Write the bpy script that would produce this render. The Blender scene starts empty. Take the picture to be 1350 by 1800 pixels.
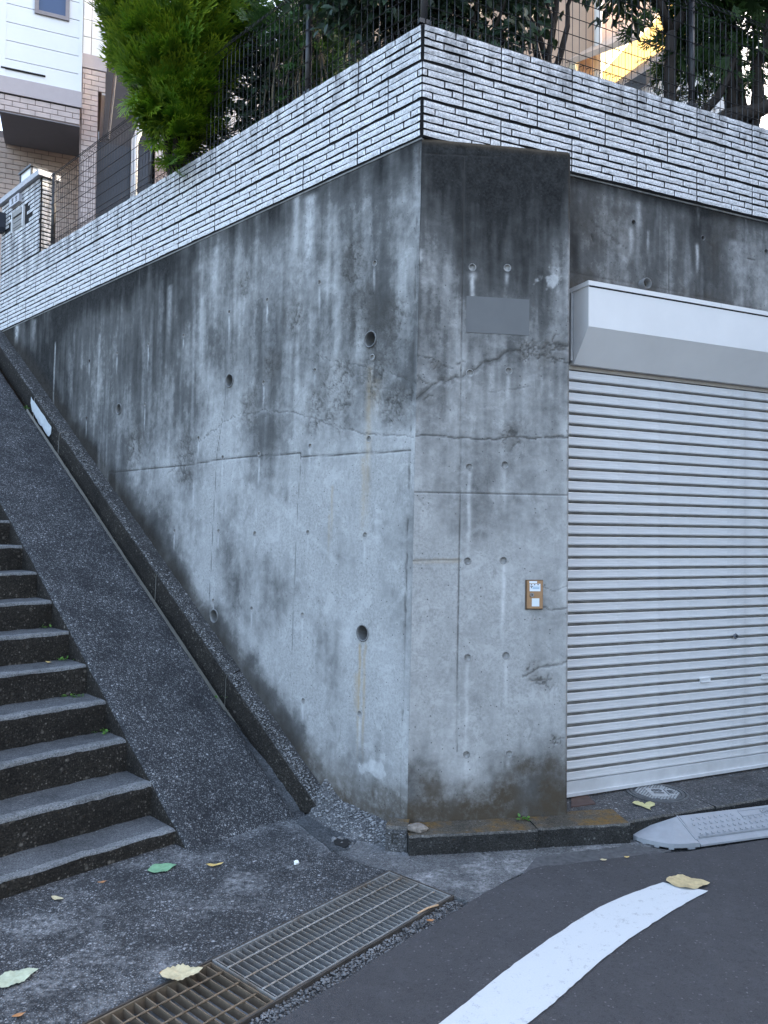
import bpy, math, random
import numpy as np
from mathutils import Vector, Matrix, Euler
random.seed(7); RNG = np.random.default_rng(11)
R_ = math.radians
scene = bpy.context.scene
col = scene.collection

# ------------------------------------------------------------------ camera
F = 1350.0; PITCH = R_(1.505); ROLL = R_(.684); CZ = 1.615
cp, sp, cr, sr = math.cos(PITCH), math.sin(PITCH), math.cos(ROLL), math.sin(ROLL)
_r = np.array([1, 0, 0.]); _u = np.array([0, -sp, cp]); FW = np.array([0, cp, sp])
RT = _r * cr + _u * sr; UP = -_r * sr + _u * cr
O = np.array([0, 0, CZ])
cam = bpy.data.cameras.new('camera'); camo = bpy.data.objects.new('camera', cam); col.objects.link(camo)
M = Matrix.Identity(4)
for i in range(3):
    M[i][0] = RT[i]; M[i][1] = UP[i]; M[i][2] = -FW[i]; M[i][3] = O[i]
camo.matrix_world = M
cam.sensor_fit = 'VERTICAL'; cam.sensor_height = 24; cam.lens = 24 * F / 1800
cam.clip_start = .05; cam.clip_end = 2000
scene.camera = camo
scene.render.resolution_x = 768; scene.render.resolution_y = 1024

# ------------------------------------------------------------------ sky, sun, exposure
SUN_EL, SUN_AZ = R_(24), R_(64)
w = bpy.data.worlds.new('World'); scene.world = w; w.use_nodes = True
nt = w.node_tree; nt.nodes.clear()
sky = nt.nodes.new('ShaderNodeTexSky'); sky.sky_type = 'NISHITA'; sky.sun_disc = False
sky.sun_elevation = SUN_EL; sky.sun_rotation = SUN_AZ; sky.air_density = 1.0; sky.dust_density = 7; sky.ozone_density = .1
bg = nt.nodes.new('ShaderNodeBackground'); bg.inputs[1].default_value = .15
wo = nt.nodes.new('ShaderNodeOutputWorld')
nt.links.new(sky.outputs[0], bg.inputs[0]); nt.links.new(bg.outputs[0], wo.inputs[0])
sun = bpy.data.lights.new('sun', 'SUN'); sun.energy = 2.1; sun.angle = R_(.55); sun.color = (1, .87, .68)
suno = bpy.data.objects.new('sun', sun); col.objects.link(suno)
sd = Vector((math.sin(SUN_AZ) * math.cos(SUN_EL), math.cos(SUN_AZ) * math.cos(SUN_EL), math.sin(SUN_EL)))
suno.rotation_euler = sd.to_track_quat('Z', 'Y').to_euler(); suno.location = (20, 10, 30)
scene.view_settings.view_transform = 'Standard'; scene.view_settings.look = 'None'
scene.view_settings.exposure = 3.2; scene.view_settings.gamma = 1.0; scene.view_settings.use_curve_mapping = False

# ------------------------------------------------------------------ survey: pixel -> direction, wall frames
def ray(x, y): return RT * (x - 675) / F - UP * (y - 900) / F + FW
def hit(x, y, p, n):
    d = ray(x, y); t = np.dot(np.asarray(p, float) - O, n) / np.dot(d, n); return O + d * t
def gz(x, y, z=0.0): return hit(x, y, (0, 0, z), np.array([0, 0, 1.]))
C = np.array([.1785, 4.0545, 0.])
def frame(az, sgn):
    a = R_(az); d = np.array([sgn * math.sin(a), math.cos(a), 0]); n = np.array([sgn * math.cos(a), -math.sin(a), 0]); return d, n
dL, nL = frame(46.0, -1); dR, nR = frame(66.4, 1); dP, nP = frame(81.0, 1)
ZU = np.array([0, 0, 1.])
def LW(s, n, z): return C + dL * s + nL * n + ZU * z
def RW(s, n, z): return C + dR * s + nR * n + ZU * z
def PW(s, n, z): return C + dP * s + nP * n + ZU * z
def on(x, y, d, n, off=0.0):
    h = hit(x, y, C + n * off, n); return float((h - C) @ d), float(h[2])
ZB0, ZB1 = 3.729, 4.349            # underside / top of the tiled parapet
SLOPE, SB = .6794, -.358           # foot of the wall along the stairs: z = SLOPE*s + SB
def base(s): return SLOPE * s + SB

# ------------------------------------------------------------------ mesh helpers
class MB:
    def __init__(s): s.v = []; s.f = []; s.mi = []
    def add(s, vs, fs, m=0):
        b = len(s.v); s.v += [tuple(map(float, q)) for q in vs]
        for f in fs: s.f.append(tuple(b + i for i in f)); s.mi.append(m)
    def hexa(s, p, m=0):  # 8 pts: bottom 4 ccw, top 4
        s.add(p, [(3, 2, 1, 0), (4, 5, 6, 7), (0, 1, 5, 4), (1, 2, 6, 5), (2, 3, 7, 6), (3, 0, 4, 7)], m)
    def box(s, fr, s0, s1, n0, n1, z0, z1, m=0):
        s.hexa([fr(s0, n0, z0), fr(s1, n0, z0), fr(s1, n1, z0), fr(s0, n1, z0), fr(s0, n0, z1), fr(s1, n0, z1), fr(s1, n1, z1), fr(s0, n1, z1)], m)
    def tube(s, pts, r, k=6, m=0, cap=True):
        pts = [np.asarray(p, float) for p in pts]; n = len(pts)
        rs = r if hasattr(r, '__len__') else [r] * n
        b = len(s.v); ref = None
        for i, p in enumerate(pts):
            t = pts[min(i + 1, n - 1)] - pts[max(i - 1, 0)]; t = t / (np.linalg.norm(t) + 1e-9)
            if ref is None: ref = np.array([0, 0, 1.]) if abs(t[2]) < .9 else np.array([1., 0, 0])
            x = np.cross(t, ref); x /= np.linalg.norm(x) + 1e-9; y = np.cross(t, x); ref = -y if False else ref
            for j in range(k):
                a = 2 * math.pi * j / k; s.v.append(tuple(p + rs[i] * (x * math.cos(a) + y * math.sin(a))))
        for i in range(n - 1):
            for j in range(k):
                s.f.append((b + i * k + j, b + i * k + (j + 1) % k, b + (i + 1) * k + (j + 1) % k, b + (i + 1) * k + j)); s.mi.append(m)
        if cap:
            s.f.append(tuple(b + j for j in range(k))[::-1]); s.mi.append(m)
            s.f.append(tuple(b + (n - 1) * k + j for j in range(k))); s.mi.append(m)
    def mesh(s, name, mats):
        me = bpy.data.meshes.new(name); me.from_pydata(s.v, [], s.f)
        for q in (mats if isinstance(mats, (list, tuple)) else [mats]): me.materials.append(q)
        if any(s.mi): me.polygons.foreach_set('material_index', s.mi)
        me.update(); return me
    def build(s, name, mats, parent=None, smooth=False, fixn=True):
        me = s.mesh(name, mats)
        if fixn:
            import bmesh
            bm = bmesh.new(); bm.from_mesh(me); bmesh.ops.recalc_face_normals(bm, faces=bm.faces); bm.to_mesh(me); bm.free()
        if smooth: me.polygons.foreach_set('use_smooth', [True] * len(me.polygons))
        return link(name, me, parent)
def link(name, me, parent=None):
    o = bpy.data.objects.new(name, me); col.objects.link(o)
    if parent is not None:
        o.parent = parent; o.matrix_parent_inverse = Matrix.Translation(-Vector(parent.location)) if parent.type == 'EMPTY' and parent.rotation_euler[:] == (0, 0, 0) else parent.matrix_world.inverted()
    return o
def empty(name, loc=(0, 0, 0)):
    o = bpy.data.objects.new(name, None); col.objects.link(o); o.location = tuple(map(float, loc)); o.empty_display_size = .1; return o
def tag(o, label=None, cat=None, group=None, kind=None):
    for k, v in (('label', label), ('category', cat), ('group', group), ('kind', kind)):
        if v: o[k] = v
    return o
def npmesh(name, V, Fq, mat, parent=None, smooth=True, attrs=None):
    me = bpy.data.meshes.new(name); V = np.asarray(V, np.float32); Fq = np.asarray(Fq, np.int32)
    me.vertices.add(len(V)); me.vertices.foreach_set('co', V.ravel())
    k = Fq.shape[1]; me.loops.add(Fq.size); me.loops.foreach_set('vertex_index', Fq.ravel())
    me.polygons.add(len(Fq)); me.polygons.foreach_set('loop_start', np.arange(0, Fq.size, k, dtype=np.int32))
    me.polygons.foreach_set('loop_total', np.full(len(Fq), k, np.int32))
    if smooth: me.polygons.foreach_set('use_smooth', np.ones(len(Fq), bool))
    me.update(calc_edges=True); me.validate()
    for an, av in (attrs or {}).items():
        a = me.attributes.new(an, 'FLOAT_COLOR', 'POINT'); a.data.foreach_set('color', np.asarray(av, np.float32).ravel())
    me.materials.append(mat)
    return link(name, me, parent)

# numpy noise
def _h(ix, iy, sd):
    with np.errstate(over='ignore'):
        n = (ix.astype(np.int64) * 374761393 + iy.astype(np.int64) * 668265263 + sd * 1442695041) & 0xffffffff
        n = ((n ^ (n >> 13)) * 1274126177) & 0xffffffff; n = n ^ (n >> 16)
    return (n & 0xffff) / 65535.0
def vn(x, y, sd=0):
    ix = np.floor(x).astype(int); iy = np.floor(y).astype(int); fx = x - ix; fy = y - iy
    fx = fx * fx * (3 - 2 * fx); fy = fy * fy * (3 - 2 * fy)
    a = _h(ix, iy, sd); b = _h(ix + 1, iy, sd); c = _h(ix, iy + 1, sd); d = _h(ix + 1, iy + 1, sd)
    return (a * (1 - fx) + b * fx) * (1 - fy) + (c * (1 - fx) + d * fx) * fy
def fbm(x, y, o=4, sd=0):
    t = 0; a = .5; w_ = 0
    for i in range(o): t = t + a * vn(x * 2 ** i + 17.3 * i, y * 2 ** i + 9.1 * i, sd + i); w_ += a; a *= .5
    return t / w_
def sstep(a, b, x): t = np.clip((x - a) / (b - a), 0, 1); return t * t * (3 - 2 * t)
def seg_d(S, Z, pts):
    d = np.full(S.shape, 9.)
    for (a, b), (c, e) in zip(pts[:-1], pts[1:]):
        vx, vy = c - a, e - b; L2 = vx * vx + vy * vy + 1e-12
        t = np.clip(((S - a) * vx + (Z - b) * vy) / L2, 0, 1)
        d = np.minimum(d, np.hypot(S - a - t * vx, Z - b - t * vy))
    return d

# ------------------------------------------------------------------ materials
class NT:
    def __init__(s, name, rough=.85, spec=.3):
        s.m = bpy.data.materials.new(name); s.m.use_nodes = True; s.t = s.m.node_tree; s.b = s.t.nodes['Principled BSDF']
        s.b.inputs['Roughness'].default_value = rough; s.b.inputs['Specular IOR Level'].default_value = spec
        s.co = s.t.nodes.new('ShaderNodeTexCoord').outputs['Object']
    def N(s, ty, **kw):
        n = s.t.nodes.new(ty)
        for k, v in kw.items(): setattr(n, k, v)
        return n
    def L(s, a, b): s.t.links.new(a, b)
    def val(s, sock, v):
        if hasattr(v, 'is_linked') or hasattr(v, 'node'): s.L(v, sock)
        else: sock.default_value = v
    def map(s, scale=(1, 1, 1), rot=(0, 0, 0), co=None):
        n = s.N('ShaderNodeMapping'); s.L(co or s.co, n.inputs[0]); n.inputs['Scale'].default_value = scale; n.inputs['Rotation'].default_value = rot; return n.outputs[0]
    def noise(s, sc, det=4, ro=.6, co=None, dist=0.):
        n = s.N('ShaderNodeTexNoise'); s.L(co or s.co, n.inputs['Vector']); n.inputs['Scale'].default_value = sc
        n.inputs['Detail'].default_value = det; n.inputs['Roughness'].default_value = ro; n.inputs['Distortion'].default_value = dist; return n.outputs[0]
    def voro(s, sc, out='Distance', co=None, feat='F1', rnd=1.):
        n = s.N('ShaderNodeTexVoronoi', feature=feat); s.L(co or s.co, n.inputs['Vector']); n.inputs['Scale'].default_value = sc; n.inputs['Randomness'].default_value = rnd; return n.outputs[out]
    def ramp(s, f, stops, interp='LINEAR'):
        n = s.N('ShaderNodeValToRGB'); s.L(f, n.inputs[0]); e = n.color_ramp.elements; n.color_ramp.interpolation = interp
        while len(e) < len(stops): e.new(.5)
        for q, (p, c) in zip(e, stops): q.position = p; q.color = (c, c, c, 1) if not hasattr(c, '__len__') else (*c, 1)
        return n.outputs[0]
    def mix(s, f, a, b, mode='MIX'):
        n = s.N('ShaderNodeMix', data_type='RGBA', blend_type=mode); n.clamp_factor = True
        s.val(n.inputs[0], f)
        for i, v in ((6, a), (7, b)):
            if hasattr(v, 'node'): s.L(v, n.inputs[i])
            else: n.inputs[i].default_value = (*v, 1) if len(v) == 3 else v
        return n.outputs[2]
    def math(s, op, a, b=0., c=None):
        n = s.N('ShaderNodeMath', operation=op); s.val(n.inputs[0], a); s.val(n.inputs[1], b)
        if c is not None: s.val(n.inputs[2], c)
        return n.outputs[0]
    def attr(s, name):
        n = s.N('ShaderNodeAttribute'); n.attribute_name = name; return n
    def objrand(s): return s.N('ShaderNodeObjectInfo').outputs['Random']
    def col(s, c):
        if hasattr(c, 'node'): s.L(c, s.b.inputs['Base Color'])
        else: s.b.inputs['Base Color'].default_value = (*c, 1)
        return s
    def bump(s, h, st=.4, d=.01):
        n = s.N('ShaderNodeBump'); s.L(h, n.inputs['Height']); n.inputs['Strength'].default_value = st; n.inputs['Distance'].default_value = d; s.L(n.outputs[0], s.b.inputs['Normal']); return s
def plain(name, c, rough=.6, metal=0., spec=.4, var=.12, sc=12., bump=0.):
    t = NT(name, rough, spec); t.b.inputs['Metallic'].default_value = metal
    f = t.noise(sc, 5, .65); a = tuple(max(0, x * (1 - var)) for x in c); b = tuple(min(1, x * (1 + var)) for x in c)
    t.col(t.mix(t.ramp(f, [(.3, 0), (.7, 1)]), a, b))
    if bump: t.bump(t.noise(sc * 12, 4, .6), bump, .004)
    return t.m

def mat_concrete():
    t = NT('weathered_concrete', .95, .10)
    A = t.attr('mA'); B = t.attr('mB')
    sa = t.N('ShaderNodeSeparateColor'); t.L(A.outputs['Color'], sa.inputs[0])
    sb_ = t.N('ShaderNodeSeparateColor'); t.L(B.outputs['Color'], sb_.inputs[0])
    dark, light, rust = sa.outputs; crack, brown, pit = sb_.outputs
    big = t.noise(3.2, 6, .62); fine = t.noise(70, 5, .7); mid = t.noise(16, 6, .68)
    c = t.mix(t.ramp(big, [(.3, 0), (.7, 1)]), (.29, .295, .29), (.41, .415, .41))
    c = t.mix(.55, c, t.mix(t.ramp(fine, [(.34, .0), (.66, 1)]), (.22, .22, .215), (.46, .465, .46)))
    sc1 = t.noise(7.5, 8, .72, dist=.6); sc2 = t.noise(11, 8, .75, t.map((1, 1, .6), (0, 0, 2.)), dist=.9)
    c = t.mix(t.ramp(sc1, [(.54, 0), (.60, .38)]), c, (.50, .505, .50))
    c = t.mix(t.ramp(sc2, [(.36, .42), (.43, 0)]), c, (.19, .19, .185))
    # grime, broken up by fine noise
    g = t.math('ADD', dark, t.math('MULTIPLY', t.math('SUBTRACT', mid, .5), .70))
    g = t.math('ADD', g, t.math('MULTIPLY', t.math('SUBTRACT', fine, .5), .55))
    g = t.math('MULTIPLY', t.ramp(g, [(.08, 0), (.28, .34), (.52, .74), (.95, .985)]), t.ramp(dark, [(.0, .25), (.25, 1)]))
    c = t.mix(g, c, t.mix(t.ramp(t.math('ADD', t.math('MULTIPLY', mid, .5), t.math('MULTIPLY', fine, .5)), [(.36, 0), (.66, 1)]), (.006, .0063, .0066), (.040, .041, .041)))
    l = t.math('MULTIPLY', light, t.ramp(t.noise(24, 6, .7), [(.3, .25), (.65, 1)]))
    c = t.mix(t.math('MULTIPLY', l, .85), c, (.62, .63, .63))
    c = t.mix(t.math('MULTIPLY', rust, t.ramp(mid, [(.3, .35), (.6, .85)])), c, (.36, .26, .13))
    c = t.mix(t.math('MULTIPLY', brown, t.ramp(t.math('ADD', mid, t.math('MULTIPLY', fine, .4)), [(.45, .35), (.75, 1.)])), c, (.068, .054, .038))
    # bug holes
    vd = t.voro(34, 'Distance'); vr = t.N('ShaderNodeTexVoronoi'); t.L(t.co, vr.inputs['Vector']); vr.inputs['Scale'].default_value = 34
    sr_ = t.N('ShaderNodeSeparateColor'); t.L(vr.outputs['Color'], sr_.inputs[0])
    hole = t.math('MULTIPLY', t.ramp(vd, [(.07, 1), (.15, 0)]), t.ramp(t.math('ADD', sr_.outputs[0], t.math('MULTIPLY', pit, .6)), [(.68, 0), (.7, 1)]))
    c = t.mix(t.math('MULTIPLY', hole, .8), c, (.05, .05, .05))
    ck = t.math('MULTIPLY', crack, t.ramp(mid, [(.28, .45), (.5, 1)]))
    c = t.mix(ck, c, (.06, .058, .055))
    t.col(c)
    h = t.math('SUBTRACT', t.math('ADD', t.math('MULTIPLY', fine, .5), t.math('MULTIPLY', mid, .5)), t.math('ADD', t.math('MULTIPLY', hole, .8), t.math('MULTIPLY', crack, .7)))
    t.bump(h, .5, .006); return t.m
def mat_aggregate(name, c0, c1, peb, sc=90, dens=.5, moss=None, lightpatch=None, bump=.8):
    t = NT(name, .92, .25)
    n1 = t.noise(4, 7, .68); n2 = t.noise(38, 5, .72); n3 = t.noise(130, 4, .7)
    c = t.mix(t.ramp(t.math('ADD', t.math('MULTIPLY', n1, .55), t.math('MULTIPLY', n2, .45)), [(.34, 0), (.66, 1)]), c0, c1)
    c = t.mix(t.ramp(n3, [(.40, .75), (.55, 0)]), c, tuple(x * .45 for x in c0))
    picks = []
    for k, (f, d_) in enumerate(((1., dens), (.52, dens * .55), (1.9, dens * .9))):
        v = t.N('ShaderNodeTexVoronoi'); t.L(t.map((1, 1, 1), (0, 0, k * .7)), v.inputs['Vector']); v.inputs['Scale'].default_value = sc * f
        s_ = t.N('ShaderNodeSeparateColor'); t.L(v.outputs['Color'], s_.inputs[0])
        pk = t.math('MULTIPLY', t.ramp(s_.outputs[0], [(1 - d_, 0), (min(1, 1 - d_ + .3), 1)]), t.ramp(t.math('ADD', v.outputs['Distance'], t.math('MULTIPLY', n3, .35)), [(.35, 1), (.62, 0)]))
        pk = t.math('MULTIPLY', pk, t.ramp(t.math('ADD', t.math('MULTIPLY', n1, .6), t.math('MULTIPLY', n2, .4)), [(.36, .12), (.60, 1)]))
        c = t.mix(pk, c, t.mix(s_.outputs[1], tuple(x * .30 for x in peb), peb)); picks.append(v)
    if lightpatch:
        c = t.mix(t.math('MULTIPLY', t.ramp(t.noise(2.3, 7, .7), [(.50, 0), (.66, .8)]), t.ramp(n2, [(.40, .1), (.6, 1)])), c, lightpatch)
    if moss:
        c = t.mix(t.math('MULTIPLY', t.ramp(t.noise(4.5, 6, .7), [(.46, 0), (.60, .9)]), t.ramp(n2, [(.35, .3), (.6, 1)])), c, moss)
    t.col(c)
    t.bump(t.math('ADD', t.math('MULTIPLY', t.ramp(picks[0].outputs['Distance'], [(.1, 1), (.6, 0)]), .6), t.math('MULTIPLY', n2, .7)), bump, .008); return t.m
def mat_asphalt():
    t = NT('asphalt', .88, .3)
    n1 = t.noise(1.6, 6, .65); n2 = t.noise(240, 3, .7); v = t.N('ShaderNodeTexVoronoi'); t.L(t.co, v.inputs['Vector']); v.inputs['Scale'].default_value = 160
    s_ = t.N('ShaderNodeSeparateColor'); t.L(v.outputs['Color'], s_.inputs[0])
    c = t.mix(t.ramp(n1, [(.3, 0), (.7, 1)]), (.036, .0355, .038), (.052, .051, .054))
    c = t.mix(t.ramp(n2, [(.35, .0), (.7, .6)]), c, (.078, .077, .080))
    c = t.mix(t.ramp(s_.outputs[0], [(.985, 0), (.995, .5)]), c, (.20, .20, .20))
    c = t.mix(t.ramp(t.noise(9, 6, .75), [(.5, 0), (.75, .5)]), c, (.085, .085, .09))
    c = t.mix(t.ramp(t.noise(60, 4, .75), [(.3, .7), (.5, 0)]), c, (.028, .028, .03))
    t.col(c); t.bump(t.math('ADD', n2, v.outputs['Distance']), .55, .005); return t.m
def mat_tile():
    t = NT('split_face_tile', .8, .3)
    rnd = t.objrand(); n1 = t.noise(90, 5, .7); n2 = t.noise(7, 5, .65); st = t.noise(5, 5, .7, t.map((6, 6, .7)))
    c = t.mix(t.ramp(n1, [(.42, 0), (.58, 1)]), (.46, .46, .47), (.80, .80, .81))
    c = t.mix(t.math('MULTIPLY', rnd, .25), c, (.52, .52, .54))
    # soot spots and streaks, heavier on the top course
    sx = t.N('ShaderNodeSeparateXYZ'); geo = t.N('ShaderNodeNewGeometry'); t.L(geo.outputs['Position'], sx.inputs[0])
    st = t.noise(3.2, 5, .7, t.map((4, 4, .5), co=geo.outputs['Position'])); sp_ = t.noise(60, 4, .7, geo.outputs['Position'])
    top = t.ramp(t.math('MULTIPLY', t.math('SUBTRACT', sx.outputs[2], 3.7), 1.5), [(.45, 0), (1., 1)])
    g = t.math('MULTIPLY', t.ramp(t.math('ADD', st, t.math('MULTIPLY', sp_, .35)), [(.60, 0), (.86, 1)]), t.math('MULTIPLY_ADD', top, .85, .10))
    c = t.mix(g, c, (.10, .10, .105))
    t.col(c); t.bump(t.noise(120, 4, .65), .6, .004); return t.m
MC = mat_concrete(); MTILE = mat_tile(); MASPH = mat_asphalt()
MJOINT = plain('tile_joint', (.009, .009, .010), .95)
MLAND = mat_aggregate('exposed_aggregate_paving', (.020, .021, .023), (.075, .078, .082), (.50, .51, .52), 95, .62, lightpatch=(.28, .285, .29))
MRAMP = mat_aggregate('exposed_aggregate_ramp', (.018, .019, .022), (.058, .061, .066), (.52, .53, .54), 105, .62)
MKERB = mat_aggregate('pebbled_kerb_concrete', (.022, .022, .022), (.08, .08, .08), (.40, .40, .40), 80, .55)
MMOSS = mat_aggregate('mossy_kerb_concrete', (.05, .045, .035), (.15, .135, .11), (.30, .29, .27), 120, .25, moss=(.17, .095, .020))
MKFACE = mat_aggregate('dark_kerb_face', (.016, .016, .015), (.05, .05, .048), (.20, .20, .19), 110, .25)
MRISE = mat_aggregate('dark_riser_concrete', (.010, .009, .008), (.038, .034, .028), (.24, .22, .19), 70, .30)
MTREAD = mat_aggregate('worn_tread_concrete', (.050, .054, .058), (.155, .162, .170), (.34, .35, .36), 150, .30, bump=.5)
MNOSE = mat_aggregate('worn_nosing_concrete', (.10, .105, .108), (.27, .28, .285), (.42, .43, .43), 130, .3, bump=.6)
MGUT = mat_aggregate('pale_gutter_concrete', (.065, .068, .07), (.19, .195, .20), (.40, .40, .40), 120, .3, lightpatch=(.46, .465, .47))
MAPRON = mat_aggregate('garage_apron_concrete', (.035, .036, .038), (.12, .122, .126), (.44, .45, .46), 85, .42)
MARR = mat_aggregate('worn_kerb_arris', (.06, .058, .052), (.16, .155, .145), (.36, .35, .33), 110, .35)
MRUBL = mat_aggregate('rubble_mortar', (.045, .046, .048), (.15, .152, .155), (.46, .46, .46), 60, .6)
MCEM = mat_aggregate('rough_cement', (.028, .031, .034), (.12, .128, .135), (.22, .23, .24), 60, .25)
MDIRT = mat_aggregate('road_edge_grit', (.04, .04, .042), (.10, .10, .10), (.34, .34, .33), 75, .5)
MSTONE = plain('grit_stone', (.13, .13, .132), .88, var=.7, sc=14)
MSOIL = plain('garden_soil', (.035, .028, .02), .95, var=.3)

# ------------------------------------------------------------------ concrete wall faces as relief grids
def wall_grid(name, fr, s0, s1, z0, z1, step, holes, maskfn, keep=None, warp=None, parent=None):
    ns = int((s1 - s0) / step) + 1; nz = int((z1 - z0) / step) + 1
    S, Z = np.meshgrid(np.linspace(s0, s1, ns), np.linspace(z0, z1, nz), indexing='ij')
    idx = np.arange(ns * nz).reshape(ns, nz)
    Fq = np.stack([idx[:-1, :-1], idx[1:, :-1], idx[1:, 1:], idx[:-1, 1:]], -1).reshape(-1, 4)
    S0, Z0 = S.copy(), Z.copy(); S = S.ravel(); Z = Z.ravel()
    fc = (S[Fq].mean(1), Z[Fq].mean(1)); ok = np.ones(len(Fq), bool)
    if keep is not None: ok &= keep(*fc)
    for hs, hz, r in holes:
        d = np.hypot(S - hs, Z - hz); ok &= np.hypot(fc[0] - hs, fc[1] - hz) > r
        near = np.abs(d - r) < step * .75
        if near.any():
            k = r / d[near]; S[near] = hs + (S[near] - hs) * k; Z[near] = hz + (Z[near] - hz) * k
    mA, mB, disp = maskfn(S, Z)
    Fq = Fq[ok]; used = np.unique(Fq); rm = np.full(len(S), -1); rm[used] = np.arange(len(used))
    Sx, nx = (S, disp) if warp is None else warp(S, Z, disp)
    V = fr(0, 0, 0)[None] * 0 + C + np.outer(Sx, fr(1, 0, 0) - fr(0, 0, 0)) + np.outer(nx, fr(0, 1, 0) - fr(0, 0, 0)) + np.outer(Z, ZU)
    one = np.ones((len(used), 1))
    return npmesh(name, V[used], rm[Fq], MC, parent, True, {'mA': np.hstack([mA[used], one]), 'mB': np.hstack([mB[used], one])})

def field(S, Z, pts, d, n, sg=.35):
    """smooth stain field from (photo x, photo y, value) observations on the wall plane"""
    num = np.full(S.shape, .0); den = np.full(S.shape, 1e-9)
    for x, y, v, *k in pts:
        a, b = on(x, y, d, n); g = k[0] if k else sg
        q = np.exp(-(((S - a) / g) ** 2 + ((Z - b) / (g * 1.25)) ** 2)); num += v * q; den += q
    return num / den
def streaks(S, Z, f, sd, st=7.): return fbm(S * f + .25 * fbm(S * 2, Z * 1.5, 3, sd + 40), Z * f / st + 5, 4, sd)

BAT = .0327
def conv(pts, d, n): return [on(x, y, d, n) for x, y in pts]
L_WEEP = [(652, 596), (404, 669), (209, 719), (381, 1083), (644, 1113)]
L_TIES = [(651, 771), (547, 784), (457, 798), (393, 804), (646, 941), (545, 936), (451, 938), (387, 934), (309, 933), (537, 1081), (447, 1070), (379, 1056),
          (640, 1255), (540, 1232), (561, 496), (402, 548), (469, 527), (260, 605), (205, 621), (255, 711), (322, 589), (554, 651), (464, 672), (156, 634), (152, 735), (658, 462), (655, 628), (350, 770)]
P_TIES = [(832, 470), (893, 471), (829, 656), (896, 652), (829, 821), (890, 817), (827, 986), (888, 985), (828, 1156), (893, 1152), (827, 1326), (899, 1325)]
R_TIES = [(1114, 391), (1236, 418), (1347, 442), (1042, 417)]
TR = .0155; WR = .047
Lh = [(*on(x, y, dL, nL, .012), WR) for x, y in L_WEEP] + [(*on(x, y, dL, nL, .012), TR * (.9 if x < 620 else 1)) for x, y in L_TIES]
Ph = [(*on(x, y, dP, nP), TR + .002) for x, y in P_TIES]
Rh = [(*on(x, y, dR, nR, -.012), .016) for x, y in R_TIES[:3]]

def drip(S, Z, a, b, length, wd, sd):
    """a run of stain below point (a,b)"""
    dx = S - a - .012 * (fbm(Z * 9, Z * 0 + sd, 3, sd) - .5)
    return np.exp(-(dx / wd) ** 2) * sstep(b + .005, b - .03, Z) * sstep(b - length, b - length * .35, Z)

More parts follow.
